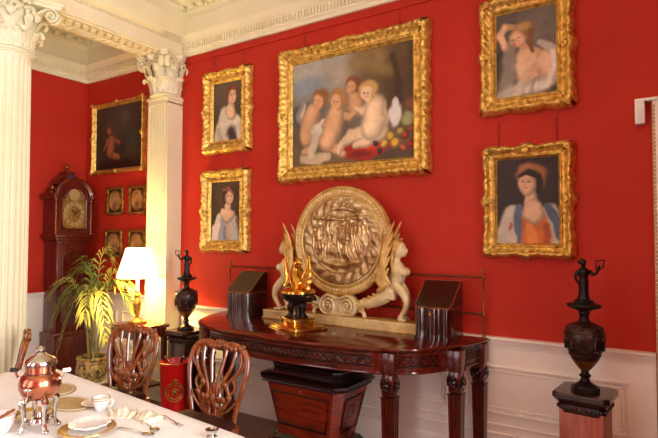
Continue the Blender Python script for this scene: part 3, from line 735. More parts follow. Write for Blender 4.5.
sb = thing('sideboard', 'long bow-fronted mahogany sideboard with brass gallery rail against the red wall', 'sideboard', (SX, -.01, 0))
b = B(); rings = []
for ins, z in ((.03, ZT-.035), (.012, ZT-.03), (.004, ZT-.022), (0, ZT-.012), (.004, ZT-.003), (.012, ZT)):
    rings.append([V((x, y, z)) for x, y in outline(ins)])
b.loft(rings); obj('top', b, M['mahog'], sb, sharp=30)
b = B(); b.prism(outline(.035), ZT-.165, ZT-.03); obj('frieze', b, M['mahog'], sb)
def along(ins):
    P = [V((x, y, 0)) for x, y in outline(ins)]
    d = [0]
    for a, c in zip(P, P[1:]): d.append(d[-1]+(c-a).length)
    def at(s):
        s = min(max(s, 0), d[-1]-1e-6); k = max(i for i in range(len(d)) if d[i] <= s); k = min(k, len(P)-2)
        return P[k].lerp(P[k+1], (s-d[k])/(d[k+1]-d[k]))
    return at, d[-1]
at, LN = along(.031)
# fluted blind-fret band in three stretches (between the leg blocks)
SPANS = [(.12, .54), (.60+.34-.0, LN-.94), (LN-.54, LN-.12)]
b0 = half_outline(.0)
def span_len(x0, x1):
    n = 800; ss = [LN*i/n for i in range(n+1) if x0 <= at(LN*i/n).x <= x1]; return ss[0], ss[-1]
# arc lengths of the stretches found by x
def s_at(pred): 
    n = 1200; return [LN*i/n for i in range(n+1) if pred(at(LN*i/n))]
regions = [s_at(lambda p: -.70 < p.x < .70 and p.y < -.7), s_at(lambda p: .83 < p.x and p.y < -.66), s_at(lambda p: p.x < -.83 and p.y < -.66), s_at(lambda p: p.x > .9 and -.6 < p.y < -.46), s_at(lambda p: p.x > 1.0 and -.38 < p.y < -.14), s_at(lambda p: p.x < -1.0 and -.38 < p.y < -.14)]
regions[1] = s_at(lambda p: .83 < p.x and -.735 < p.y < -.5); regions[2] = s_at(lambda p: p.x < -.83 and -.735 < p.y < -.5); regions.pop(3)
for ss in regions:
    s0, s1 = ss[0], ss[-1]
    b = B(); n = max(int((s1-s0)/.012), 8)
    for ph in (0, PI):
        b.tube([at(s0+(s1-s0)*i/n)+V((0, 0, ZT-.088+.017*math.sin(i*.9+ph))) for i in range(n+1)], .0042, seg=6)
    b.tube([at(s0+(s1-s0)*i/n)+V((0, 0, ZT-.118)) for i in range(n+1)], .006, seg=6)
    b.tube([at(s0+(s1-s0)*i/n)+V((0, 0, ZT-.06)) for i in range(n+1)], .006, seg=6)
    obj('fret_band', b, M['mahog_d'], sb)
b = B(); n = 160
b.tube([at(LN*i/n)+V((0, 0, ZT-.157)) for i in range(n+1)], .009, seg=8)
obj('bead_moulding', b, M['mahog'], sb)
LEGS = [(.795, -.70, 0), (1.115, -.40, 0), (1.165, -.075, 0), (-.795, -.70, 0), (-1.115, -.40, 0), (-1.165, -.075, 0)]
for lx, ly, a in LEGS:
    b = B(); w = .05
    b.box(-w, w, -w, w, ZT-.165, ZT-.032, .004)
    b.box(-.042, .042, -.042, .042, ZT-.30, ZT-.165, .012)
    def ring(w, z):
        P = []
        for k in range(4):                               # square section, fluted faces
            a0 = k*PI/2
            for q in range(13):
                t = -1+2*q/13.; d = w*(1-.12*max(0, math.sin((q/13.*3 % 1)*PI)) if 0 < q < 13 else 1)
                P.append(V((d*math.cos(a0)-w*t*math.sin(a0)*-1*-1, d*math.sin(a0)+w*t*math.cos(a0), z)))
        return P
    b.loft([ring(.048, ZT-.305), ring(.042, ZT-.32), ring(.034, .12), ring(.032, .1)]); 
    b.box(-.045, .045, -.045, .045, .075, .1, .006); b.box(-.034, .034, -.034, .034, .0, .075, .008)
    b.xf(Matrix.Rotation(a, 4, 'Z')); lg = obj('leg', b, M['mahog_v'], sb, loc=(lx, ly, 0))
    b = B()
    for k in range(4):                                       # carved rosette on each face of the block
        a0 = k*PI/2; nx = V((math.cos(a0), math.sin(a0), 0)); tx = V((-math.sin(a0), math.cos(a0), 0)); c = nx*.042+V((0, 0, ZT-.232))
        b.ball(c+nx*.006, .017, 10, 8)
        for q in range(8):
            an = q*PI/4; dd = tx*math.cos(an)+V((0, 0, math.sin(an)))
            P = [c+dd*.012, c+dd*.028+nx*.008, c+dd*.041+nx*.002]
            b.tube(P, [.007, .012, .006], [.006, .008, .005], side=nx.cross(dd), seg=6)
    b.xf(Matrix.Rotation(a, 4, 'Z')); obj('carved_rosette', b, M['mahog_d'], lg)
# brass gallery
px = (-1.19, -.58, 0, .58, 1.19)
for i, x in enumerate(px):
    b = B(); top = .465 if i in (0, 4) else .415
    b.lathe([(.014, 0), (.014, .006), (.007, .014), (.0065, .14), (.011, .15), (.0065, .16), (.0065, .395), (.012, .402), (.0125, .415), (.006, .424)]+([(.006, .44), (.011, .448), (.011, .458), (.004, .466), (0, .47)] if top > .43 else [(0, .426)]), 14)
    obj('gallery_post', b, M['brass'], sb, loc=(x, -.045, ZT))
for z in (.155, .41):
    b = B(); b.tube([(-1.19, -.045, ZT+z), (1.19, -.045, ZT+z)], .0075, seg=8); obj('gallery_rail', b, M['brass_dk'], sb)

# ------------------------------------------------------------------ round shield on its sphinx stand
st = thing('display_stand', 'cream carved stand with two winged sphinxes and scrolls, holding the round shield', 'stand', (-2.145, -.17, ZT+.001))
b = B(); b.box(-.73, .66, -.075, .075, 0, .075, .004); b.box(-.74, .67, -.085, .085, .0, .012, .003)
plat = obj('plinth', b, M['ivory_gold'], st)
b = B()
for i in range(44):                                          # guilloche of rings and dots along the plinth front
    x = -.71+i*.0316
    n = 14; b.tube([(x+.013*math.cos(2*PI*k/n), -.077, .041+.016*math.sin(2*PI*k/n)) for k in range(n)], .003, seg=5, closed=True); b.ball((x, -.077, .041), .004, 6, 4)
b.box(-.73, .66, -.079, -.074, .064, .072); b.box(-.73, .66, -.079, -.074, .014, .02)
obj('guilloche_band', b, M['ivory'], plat)
def sphinx(mir, cx):
    """winged female sphinx, x away from the centre; coordinates as seen right of the shield"""
    s = -1 if mir else 1
    def X(x, y, z): return V((cx+s*x, y, z))
    b = B()
    # torso from hip to neck, breasts, head
    tr = sp([X(.40, 0, .24), X(.435, 0, .31), X(.47, 0, .38), X(.475, 0, .44), X(.455, 0, .50), X(.452, 0, .535)], 5)
    b.tube(tr, lerpl([.056, .046, .05, .056, .034, .028], len(tr)), lerpl([.055, .046, .052, .066, .036, .028], len(tr)), seg=14)
    for sy in (-1, 1): b.ball(X(.525, sy*.03, .43), (.03, .028, .03), 10, 8)
    b.ball(X(.48, 0, .595), (.052, .046, .066), 16, 12); b.ball(X(.518, 0, .575), (.024, .028, .036), 10, 8)
    b.tube([X(.53, 0, .612), X(.545, 0, .582), X(.535, 0, .572)], [.006, .009, .005], seg=8)
    # hind body tapering into a scrolled tail
    tl = sp([X(.42, 0, .30), X(.36, 0, .245), X(.27, 0, .20), X(.18, 0, .178), X(.115, 0, .155), X(.075, 0, .118), X(.075, 0, .07), (X(.115, 0, .03)), X(.165, 0, .034), X(.19, 0, .075), X(.175, 0, .115), X(.14, 0, .12)], 6)
    b.tube(tl, lerpl([.056, .056, .046, .036, .028, .024, .022, .021, .02, .018, .016, .012], len(tl)), lerpl([.06, .06, .05, .04, .03, .026, .024, .022, .02, .018, .016, .012], len(tl)), seg=12)
    o = obj('sphinx_body', b, M['ivory'], st); fuse(o, .0065, 2)
    b = B()                                                  # hair
    b.ball(X(.464, 0, .612), (.056, .053, .062), 14, 10); b.ball(X(.415, 0, .58), (.036, .036, .04), 10, 8)
    for sy in (-1, 1): b.tube([X(.47, sy*.035, .61), X(.45, sy*.042, .565), X(.44, sy*.04, .5), X(.445, sy*.05, .45)], [.012, .016, .014, .007], seg=8)
    for k in range(7): b.ball(X(.495-.014*k, 0, .668-.004*k*k*.3), (.012, .034, .011), 8, 6)
    h = obj('sphinx_hair', b, M['ivory_gold'], o)
    for sy in (-1, 1):                                       # forelegs with paws
        b = B(); k = .012 if sy > 0 else 0
        lg = sp([X(.47, sy*.04, .34), X(.535-k*2, sy*.045, .27), X(.56-k*3, sy*.045, .2), X(.53-k*2, sy*.045, .135), X(.505-k, sy*.045, .1)], 5)
        b.tube(lg, lerpl([.032, .03, .023, .018, .019], len(lg)), seg=10)
        b.ball(X(.515-k, sy*.045, .091), (.032, .022, .016), 12, 8)
        for q in (-1, 0, 1): b.ball(X(.545-k, sy*.045+q*.011, .087), (.012, .007, .011), 8, 6)
        obj('sphinx_foreleg', b, M['ivory'], o)
    for sy in (-1, 1):                                       # wings: layered feathers sweeping up
        b = B()
        for k in range(5):
            P = sp([X(.43-.012*k, sy*.06, .34-.01*k), X(.385-.012*k, sy*.075, .42-.012*k), X(.375-.002*k, sy*.07, .53-.03*k), X(.405-.002*k, sy*.06, .67-.06*k), X(.47-.012*k, sy*.055, .80-.085*k)], 6)
            b.tube(P, lerpl([.016, .024, .022, .018, .004], len(P)), lerpl([.01, .01, .008, .006, .003], len(P)), side=(1, 0, 0), seg=8)
        for k in range(5): b.ball(X(.40-.012*k, sy*.066, .34-.012*k), (.026, .014, .02), 8, 6)
        obj('sphinx_wing', b, M['ivory_gold'], o)
    b = B()                                                  # feathered flank
    for k in range(6):
        for q in range(3):
            c = X(.385-.042*k, -.046+.006*q+.003*k, .288-.02*k-.024*q); b.ball(c, (.03, .012-.0008*k, .014), 8, 6, Matrix.Rotation(s*.5, 3, 'Y'))
    obj('flank_feathers', b, M['ivory_gold'], o)
sphinx(False, .02); sphinx(True, -.02-.05)
for s in (-1, 1):                                            # central scrolls under the shield
    b = B(); P = []
    cx, cz = -.02+s*.088, .148
    for q in range(44):
        t = q/43; an = PI/2-s*0-t*2*PI*2.2; r = .08*(1-.8*t); P.append((cx+s*r*math.cos(an), 0, cz+r*math.sin(an)))
    P = [(cx-s*.085, 0, .2)]+P
    b.tube(P, .045, .014, side=(0, 1, 0), seg=10); b.ball((cx, 0, cz), (.02, .05, .02), 10, 8)
    obj('scroll', b, M['ivory'], st)
b = B(); b.box(-.09, .04, -.035, .035, .07, .1, .006); b.prism([(-.055, .1), (.005, .1), (.02, .2), (-.07, .2)], -.03, .03, axis='y'); obj('cradle_block', b, M['ivory'], st)

sh = thing('relief_shield', 'large round embossed silver-gilt shield upright on the sphinx stand', 'shield', (-2.14, -.186, ZT+.165), .05)
R = .432; zc = .492
def ringmesh(prof, seg=128):
    b = B(); b.lathe(prof, seg, cap=False)
    b.xf(Matrix.Translation((0, 0, zc)) @ Matrix.Rotation(PI/2, 4, 'X')); return b
b = ringmesh([(R-.085, -.05), (R-.012, -.05), (R, -.03), (R, -.004), (R-.008, .012), (R-.02, .016), (R-.026, .008), (R-.062, .004), (R-.068, .014), (R-.077, .018), (R-.084, .01), (R-.085, -.01), (R-.085, -.05)])
rim = obj('rim', b, M['ivory_gold'], sh)
b = B()
for k in range(84):
    a = 2*PI*k/84; b.ball(((R-.043)*math.cos(a), -.008, zc+(R-.043)*math.sin(a)), (.013, .006, .008), 8, 6, Matrix.Rotation(-a+.6, 3, 'Y'))
obj('rim_ornament', b, M['ivory'], rim)
b = B(); Ri = R-.085; rs = random.Random(5)
# the relief: rings of swirling ornament with an arched scene of draped standing figures
figs = []
FIGS = [(rs.uniform(-1, 1)*.2, rs.uniform(-.10, .10), rs.uniform(.05, .10), rs.uniform(-.25, .25)) for _ in range(26)]+[(x_, -.0+.01*(i_ % 3), .12, .1*(-1)**i_) for i_, x_ in enumerate((-.2, -.1, 0, .1, .2))]
def relief(x, z):
    r = math.hypot(x, z)/Ri
    q = V((x*16, z*16, 3.3)); hgt = .005*noise.noise(q)+.003*noise.noise(q*2.1)
    if r > .72:
        a = math.atan2(z, x); hgt += .009*abs(math.sin(a*11+r*9))*abs(math.sin((r-.72)/.28*PI))+.006
    if r > .97: hgt = .004
    ring = math.exp(-((r-.72)/.02)**2)*.006
    core = 0
    wx = x+.018*noise.noise(V((x*14, z*14, 8.1))); wz = z+.018*noise.noise(V((x*14, z*14, 12.7)))
    for fx, fz, fh, ln in FIGS:
        dx, dz = wx-fx-ln*(wz-fz), wz-fz
        d = (dx/.026)**2+(dz/fh)**4
        core = max(core, .022*math.exp(-d)*(1+.3*math.sin(dx*210+dz*30)))
        core = max(core, .024*math.exp(-((dx/.017)**2+((dz-fh-.012)/.02)**2)))
        core = max(core, .016*math.exp(-(((dz-fh*.45-abs(dx)*.5)/.014)**2+(dx/.05)**2)))
    if r < .78: hgt += core*(1 if r < .7 else (.78-r)/.08)
    hgt += .014*math.exp(-((z-.17-.3*x*x)/.014)**2)*(1 if abs(x) < .24 else 0)     # draped swag above
    hgt += .016*math.exp(-((z+.19-1.2*x*x)/.022)**2)*(1 if abs(x) < .2 else 0)      # curved ledge below
    return hgt+ring
nr, na = 90, 200
def fs(i, j):
    r = Ri*(j+.001)/(nr-1)*1.02; a = 2*PI*i/na; x, z = r*math.cos(a), r*math.sin(a)
    return V((x, -relief(x, z)*1.0, zc+z))
b.surf(fs, na, nr, closeu=True)
obj('embossed_panel', b, M['silver_relief'], sh, sharp=80)
b = B(); b.lathe([(0, .012), (Ri+.01, .012), (Ri+.01, .03), (0, .03)], 64); b.xf(Matrix.Translation((0, 0, zc)) @ Matrix.Rotation(-PI/2, 4, 'X')); obj('back_plate', b, M['brass'], sh)

# ------------------------------------------------------------------ knife boxes
def knife_box(name, label, x, y, rz):
    t = thing(name, label, 'knife box', (x, y, ZT+.001), rz, 'pair of mahogany knife boxes on the sideboard')
    w, d = .13, .12
    fr = [(-w, -d+.02), (-w*.82, -d-.012), (-w*.62, -d-.016), (-w*.4, -d+.004), (-w*.2, -d-.022), (0, -d-.034), (w*.2, -d-.022), (w*.4, -d+.004), (w*.62, -d-.016), (w*.82, -d-.012), (w, -d+.02)]
    F = [(p.x, p.y) for p in sp([(a, c, 0) for a, c in fr], 4)]
    pl = F+[(w, d), (-w, d)]
    def zt(y): return .375 if y > d-.045 else .375-.165*min(1, (d-.045-y)/(2*d-.045))
    pl2 = F+[(w, d-.045), (w, d), (-w, d), (-w, d-.045)]
    b = B(); b.prism([(p[0]*1.04, p[1]*1.04) for p in pl2], 0, .012)
    b.loft([[V((px, py, .012)) for px, py in pl2], [V((px, py, .205 if True else 0)) for px, py in pl2]])
    obj('body', b, M['knifewood'], t)
    b = B(); b.loft([[V((px, py, .207)) for px, py in pl2], [V((px, py, max(zt(py), .21))) for px, py in pl2]])
    lid = obj('sloping_lid', b, M['velvet_dk'], t)
    b = B(); b.tube([(px, py, max(zt(py), .21)+.001) for px, py in pl2], .0032, seg=6, closed=True); b.tube([(px*1.002, py*1.002, .206) for px, py in pl2], .0025, seg=6, closed=True)
    obj('edge_stringing', b, M['string'], lid)
    b = B(); b.lathe([(0, 0), (.012, 0), (.01, .005), (0, .006)], 14); b.xf(Matrix.Translation((0, -d-.034, .17)) @ Matrix.Rotation(PI/2, 4, 'X')); obj('lock_escutcheon', b, M['brass'], t)
knife_box('knife_box', 'slope-lidded mahogany knife box at the right end of the sideboard', -1.33, -.205, .0)
knife_box('knife_box', 'slope-lidded mahogany knife box at the left end of the sideboard', -3.10, -.20, .0)

# ------------------------------------------------------------------ gilt winged lamp in front of the shield
gl = thing('gilt_bronze_lamp', 'gilt bronze winged bird oil lamp on square gold base, in front of the shield', 'ornament', (-2.335, -.485, ZT+.001), -.40)
b = B(); b.box(-.2, .2, -.14, .14, 0, .022, .004); b.box(-.19, .19, -.13, .13, .02, .03, .004); obj('plinth', b, M['gold_bright'], gl)
b = B(); b.box(-.095, .095, -.085, .085, .03, .078, .006); b.box(-.105, .105, -.095, .095, .07, .082, .004); obj('pedestal_block', b, M['gold_bright'], gl)
b = B()
for k in range(3):
    a = k*2*PI/3+.3; dx, dy = math.cos(a), math.sin(a)
    P = sp([(dx*.02, dy*.02, .2), (dx*.06, dy*.06, .165), (dx*.05, dy*.05, .12), (dx*.07, dy*.07, .09)], 4)
    b.tube(P, lerpl([.022, .026, .018, .022], len(P)), seg=8); b.ball((dx*.08, dy*.08, .09), (.022, .022, .012), 8, 6)
b.lathe([(.03, .082), (.018, .11), (.02, .17), (.05, .2)], 16); obj('clawed_support', b, M['bronze'], gl)
b = B(); b.lathe([(.03, .185), (.08, .2), (.115, .225), (.13, .255), (.128, .268), (.118, .268), (.1, .262), (0, .258)], 32)
P = sp([(.1, 0, .235), (.16, 0, .232), (.215, 0, .245), (.25, 0, .232)], 5); b.tube(P, lerpl([.045, .04, .03, .008], len(P)), lerpl([.03, .026, .018, .006], len(P)), side=(0, 1, 0), seg=10)
obj('boat_bowl', b, M['bronze'], gl)
b = B(); b.lathe([(.126, .262), (.136, .266), (.136, .28), (.124, .288), (.1, .296), (.06, .31), (.045, .33), (0, .335)], 32); obj('gilt_collar', b, M['gold_bright'], gl)
b = B()
P = sp([(.05, 0, .3), (.01, 0, .335), (-.03, 0, .39), (-.035, 0, .44), (-.015, 0, .475), (.01, 0, .49)], 5)
b.tube(P, lerpl([.06, .07, .055, .034, .026, .027], len(P)), seg=12); b.ball((.012, 0, .495), (.036, .028, .03), 12, 8); b.tube([(.03, 0, .495), (.055, 0, .488), (.066, 0, .472)], [.012, .009, .003], seg=8)
bird = obj('bird_body', b, M['gold_bright'], gl); fuse(bird, .006, 2)
# the near wing seen broad: raised primaries along the base diagonal
for sx in (-1, 1):
    b = B()
    for k in range(4):
        k *= 1.7
        tip = (sx*(.17-.004*k), -.01+.006*k, .545-.042*k)
        P = sp([(sx*.035, 0, .35-.004*k), (sx*(.10+.002*k), -.012, .375-.006*k), (sx*(.158+.001*k), -.01, .45-.024*k), tip], 6)
        b.tube(P, lerpl([.03, .042, .036, .006], len(P)), lerpl([.012, .012, .009, .003], len(P)), side=(-.6*sx, 0, 1), seg=8)
    obj('wing', b, M['gold_bright'], gl)

# ------------------------------------------------------------------ urns on pedestals
def pedestal(label, x, y, rz, m):
    t = thing('pedestal', label, 'pedestal', (x, y, 0), rz); t.scale = (.9, .9, 1)
    def oct(w, c): return [(w, -w+c), (w, w-c), (w-c, w), (-w+c, w), (-w, w-c), (-w, -w+c), (-w+c, -w), (w-c, -w)]
    b = B(); b.box(-.15, .15, -.15, .15, 0, .1, .006); b.box(-.14, .14, -.14, .14, .1, .13, .01); obj('base', b, M['mahog_d'], t)
    b = B(); b.box(-.125, .125, -.125, .125, .12, .655, .004); obj('shaft', b, m, t)
    b = B(); R_ = []
    for w, z in ((.126, .64), (.132, .655), (.132, .685), (.14, .69), (.158, .715), (.162, .72), (.162, .742), (.156, .75)): R_.append([V((px, py, z)) for px, py in oct(w, .03)])
    b.loft(R_); obj('moulded_top', b, M['mahog_d'], t, sharp=25)
    b = B()
    for k in range(4):
        for i in range(9):
            p = V((-.112+i*.028, -.134, .67)); p.rotate(Matrix.Rotation(k*PI/2, 3, 'Z')); b.ball(p, (.009, .009, .012), 8, 6)
    obj('carved_band', b, M['mahog_d'], t)
    return t
def urn(label, x, y, rz, arm=1):
    t = thing('covered_urn', label, 'urn', (x, y, .751), rz, 'pair of bronze urns on pedestals')
    b = B(); b.prism([(.075*math.cos(PI/8+k*PI/4), .075*math.sin(PI/8+k*PI/4)) for k in range(8)], 0, .02); b.lathe([(.062, .02), (.06, .028), (.045, .036), (.026, .05), (.022, .07), (.03, .078), (.032, .084), (.022, .092), (.02, .108), (.03, .116)], 28); obj('foot', b, M['bronze'], t)
    b = B(); b.lathe([(.026, .114), (.036, .124), (.052, .145), (.066, .165), (.071, .175)], 32); obj('gilt_calyx', b, M['amber'], t)
    b = B()
    prof = [(.071, .173), (.083, .2), (.095, .235), (.103, .27), (.106, .3), (.104, .325), (.096, .345), (.08, .362), (.06, .374), (.042, .381), (.034, .386)]
    b.lathe(prof, 48); bd = obj('urn_body', b, M['urn'], t)
    b = B()
    for z, r in ((.325, .104), (.2, .083)):
        b.tube([(r*math.cos(2*PI*i/40), r*math.sin(2*PI*i/40), z) for i in range(40)], .004, seg=6, closed=True)
    rs = random.Random(3)
    for k in range(10):                                      # applied medallions and husks
        a = k*PI/5; r = .1015; c = V((r*math.cos(a), r*math.sin(a), .265))
        b.ball(c, (.008, .02, .03) if k % 2 else (.008, .012, .036), 8, 6)
        for q in range(5): b.ball(c+V((-math.sin(a), math.cos(a), 0))*rs.uniform(-.02, .02)+V((0, 0, rs.uniform(-.04, .04))), .008, 6, 5)
    for k in range(16):
        a = k*PI/8; r = .093; b.ball((r*math.cos(a), r*math.sin(a), .35), (.007, .007, .01), 8, 6)
    obj('applied_ornament', b, M['urn'], bd)
    b = B(); b.lathe([(.034, .382), (.026, .395), (.024, .42), (.03, .43), (.028, .44), (.05, .452), (.082, .462), (.092, .474), (.09, .482), (.06, .486), (.05, .495), (.05, .505), (0, .505)], 36); obj('lid_dish', b, M['bronze'], t)
    b = B()                                                  # robed figure holding up a harp
    b.lathe([(.034, .505), (.034, .512), (.027, .53), (.026, .57), (.027, .6), (.022, .628), (.028, .65), (.031, .668), (.024, .682), (.011, .688), (.01, .7)], 20, fr=lambda a, r, z: r*(1+.08*math.sin(a*7)*(1 if z < .62 else 0))*(1 if abs(math.sin(a)) < .7 else .85))
    b.ball((0, 0, .715), (.016, .018, .021), 12, 10); b.ball((-.006, .003, .722), (.018, .018, .018), 10, 8); b.ball((-.02, .006, .718), (.01, .01, .01), 8, 6); b.ball((0, -.017, .712), (.005, .006, .007), 6, 5)
    A = sp([(.032, 0, .672), (.05, -.005, .648), (.07, -.01, .665), (.078, -.012, .69)], 4); b.tube([(arm*p.x, p.y, p.z) for p in A], lerpl([.011, .009, .007, .007], len(A)), seg=8)
    A = sp([(-.032, 0, .67), (-.045, -.008, .63), (-.032, -.03, .6)], 4); b.tube([(arm*p.x, p.y, p.z) for p in A], lerpl([.011, .009, .007], len(A)), seg=8)
    for q in range(5): b.ball((arm*(.078+.004*(q-2)), -.012+.004*(q-2), .694), (.003, .003, .008), 6, 5)
    o = obj('statuette', b, M['bronze'], t); fuse(o, .0035, 1)
    b = B(); b.tube([(arm*.066, -.012, .668), (arm*.06, -.012, .72), (arm*.066, -.012, .73)], .0035, seg=6); b.tube([(arm*.1, -.012, .69), (arm*.104, -.012, .73)], .0035, seg=6); b.tube([(arm*.062, -.012, .728), (arm*.108, -.012, .73)], .0035, seg=6); b.tube([(arm*.066, -.012, .67), (arm*.1, -.012, .69)], .004, seg=6)
    for q in range(3): b.tube([(arm*(.074+.008*q), -.012, .675+.005*q), (arm*(.074+.008*q), -.012, .729)], .001, seg=4)
    obj('harp', b, M['bronze'], o)
pedestal('square reddish-wood pedestal with dark moulded top under the right urn', -.395, -.385, -.1, M['ped_red'])
urn('bronze covered urn with statuette finial, on the right pedestal', -.395, -.385, .35, 1)
pedestal('square dark pedestal between pilaster and sideboard, under the left urn', -3.76, -.30, .0, M['mahog_d'])
urn('bronze covered urn with statuette finial, between pilaster and sideboard', -3.76, -.30, .6, -1)

# ------------------------------------------------------------------ cellaret under the sideboard
ce = thing('wine_cooler', 'sarcophagus-shaped mahogany wine cooler under the sideboard', 'wine cooler', (-2.19, -.44, 0), -.02)
def octr(w, d, c, z): return [V(p+(z,)) for p in ((w, -d+c), (w, d-c), (w-c, d), (-w+c, d), (-w, d-c), (-w, -d+c), (-w+c, -d), (w-c, -d))]
b = B(); b.loft([octr(.255, .16, .04, .17), octr(.262, .165, .042, .2), octr(.345, .215, .055, .55), octr(.345, .215, .055, .555)]); body = obj('body', b, M['coolerwood'], ce, sharp=25)
b = B(); b.loft([octr(.30, .19, .05, .115), octr(.30, .19, .05, .15), octr(.28, .175, .045, .165), octr(.265, .166, .042, .175)]); obj('base_moulding', b, M['mahog_d'], ce, sharp=25)
b = B(); b.loft([octr(.35, .22, .055, .55), octr(.375, .24, .06, .572), octr(.385, .25, .06, .58), octr(.385, .25, .06, .597), octr(.36, .225, .055, .608), octr(.33, .2, .05, .612)])
b.loft([octr(.325, .195, .05, .605), octr(.315, .187, .048, .625), octr(.30, .175, .045, .65), octr(.31, .182, .047, .664), octr(.31, .182, .047, .675), octr(.28, .16, .04, .685)]); obj('stepped_lid', b, M['velvet_dk'], ce, sharp=25)
b = B()
for k, (w, d) in enumerate(((.355, .228),)):
    for i in range(34): b.ball((-.32+i*.0194, -.232, .558), (.007, .007, .01), 6, 5)
obj('egg_carved_edge', b, M['mahog_d'], ce)
for s in (-1, 1):
    b = B()
    for i in range(18): b.ball((s*.362, -.17+i*.02, .558), (.007, .0105, .01), 6, 5)
    obj('egg_carved_edge', b, M['mahog_d'], ce)
# recessed panels in the sloping front and ends
b = B()
def lerpq(t, h): # point on front face, t -1..1 across, h 0..1 up
    w = .215+(.29-.215)*h; return V((t*w, -(.165+(.215-.165)*h)-.004, .2+.35*h))
F = [lerpq(-.9, .14), lerpq(.9, .14), lerpq(.9, .82), lerpq(-.9, .82)]
b.tube([F[0], F[1], F[2], F[3]], .007, seg=6, closed=True)
for i in range(30): b.ball(lerpq(-.85+i*1.7/29, .19), .005, 6, 4)
obj('front_panel_moulding', b, M['mahog_d'], body)
for s in (-1, 1):
    b = B()
    def le(t, h): return V((s*(.262+(.345-.262)*h+.004), t*(.118+(.155-.118)*h), .2+.35*h))
    b.tube([le(-.85, .14), le(.85, .14), le(.85, .82), le(-.85, .82)], .007, seg=6, closed=True); obj('end_panel_moulding', b, M['mahog_d'], body)
b = B(); b.lathe([(0, 0), (.014, 0), (.01, .006), (0, .007)], 14); b.xf(Matrix.Translation((0, -.208, .51)) @ Matrix.Rotation(PI/2+.14, 4, 'X')); obj('keyhole_escutcheon', b, M['brass'], ce)
for sx in (-1, 1):
    for sy in (-1, 1):
        b = B(); P = sp([(sx*.25, sy*.14, .13), (sx*.28, sy*.165, .09), (sx*.265, sy*.15, .05), (sx*.29, sy*.175, .022)], 4)
        b.tube(P, lerpl([.05, .045, .03, .022], len(P)), seg=10); b.ball((sx*.295, sy*.18, .024), (.042, .042, .024), 12, 8)
        for q in (-1, 0, 1): b.ball((sx*.295+q*.022, sy*.18+sy*.03, .018), (.012, .018, .018), 8, 6)
        obj('paw_foot', b, M['mahog_d'], ce)

# ------------------------------------------------------------------ longcase clock
ck = thing('longcase_clock', 'tall longcase clock with arched brass dial in the alcove corner', 'clock', (XL+.045, -.335, 0), 0); ck.scale = (1, .87, 1)
# front faces +x; local y across
b = B(); b.box(0, .3, -.25, .25, 0, .12, .008); b.box(.0, .28, -.235, .235, .1, .52, .006); b.box(0, .295, -.245, .245, .5, .56, .015); obj('base', b, M['clockwood'], ck)
b = B(); b.box(0, .25, -.195, .195, .55, 1.56, .004); trunk = obj('trunk', b, M['clockwood'], ck)
arch = [(-.13, .66), (.13, .66), (.13, 1.36)]+[(.13*math.cos(PI*k/14), 1.36+.09*math.sin(PI*k/14)) for k in range(1, 14)]+[(-.13, 1.36)]
b = B(); b.prism(arch, .245, .262, axis='x'); dr = obj('trunk_door', b, M['mahog_v'], ck)
b = B(); b.tube([(.262, y, z) for y, z in arch], .009, seg=6, closed=True); obj('door_moulding', b, M['clockwood'], dr)
b = B()
for w, z0, z1 in ((.205, 1.54, 1.57), (.235, 1.57, 1.6), (.255, 1.6, 1.64)): b.box(0, .06+w, -w, w, z0, z1, .008)
obj('hood_cornice_base', b, M['clockwood'], ck)
b = B(); hd = [(-.215, 1.64), (.215, 1.64), (.215, 2.06)]+[(.215*math.cos(PI*k/18), 2.06+.175*math.sin(PI*k/18)) for k in range(1, 18)]+[(-.215, 2.06)]
b.prism(hd, 0, .27, axis='x')
hood = obj('hood', b, M['clockwood'], ck)
b = B()
for rr_, th in ((.235, .03), (.215, .02)):
    P = [(.265, rr_*math.cos(PI*k/20), 2.06+rr_*.83*math.sin(PI*k/20)) for k in range(21)]
    b.tube([(.285, .26, 2.055)]+[(.285, p[1], p[2]) for p in P]+[(.285, -.26, 2.055)], th*.8, seg=8)
for s in (-1, 1): b.box(0, .31, s*.245-.03, s*.245+.03, 2.03, 2.09, .008)
obj('arched_cornice', b, M['clockwood'], ck)
b = B(); pg = [(-.16, 2.2), (.16, 2.2), (.15, 2.24), (.1, 2.29), (.06, 2.31), (.05, 2.345), (-.05, 2.345), (-.06, 2.31), (-.1, 2.29), (-.15, 2.24)]
b.prism(pg, .03, .2, axis='x'); cr = obj('pagoda_crest', b, M['clockwood'], ck)
b = B(); b.prism([(-.05, 2.245), (.05, 2.245), (.055, 2.28), (.03, 2.305), (-.03, 2.305), (-.055, 2.28)], .2, .208, axis='x'); obj('blue_fret', b, M['bluepaint'], cr)
for y, z, x in ((0, 2.345, .12), (-.24, 2.09, .2), (.24, 2.09, .2)):
    b = B(); b.box(-.025, .025, -.025, .025, 0, .02, .003); b.lathe([(.01, .02), (.008, .03), (.022, .045), (.026, .062), (.02, .08), (.006, .09), (.004, .105), (0, .115)], 18); obj('ball_finial', b, M['brass'], ck, loc=(x, y, z))
for y in (-.235, .235):
    b = B(); b.lathe([(.026, 0), (.026, .015), (.018, .02), (.0185, .2), (.016, .36), (.024, .365), (.026, .385)], 20); obj('hood_column', b, M['brass_dk'], ck, loc=(.272, y, 1.64))
da = [(-.155, 1.7), (.155, 1.7), (.155, 2.035)]+[(.12*math.cos(PI*k/14), 2.035+.12*math.sin(PI*k/14)) for k in range(15)]+[(-.155, 2.035)]
b = B(); b.prism(da, .27, .279, axis='x'); dial = obj('dial_plate', b, M['dial'], ck)
b = B(); b.tube([(.282, y*1.03, z) for y, z in da], .012, seg=8, closed=True); obj('door_frame', b, M['clockwood'], ck)
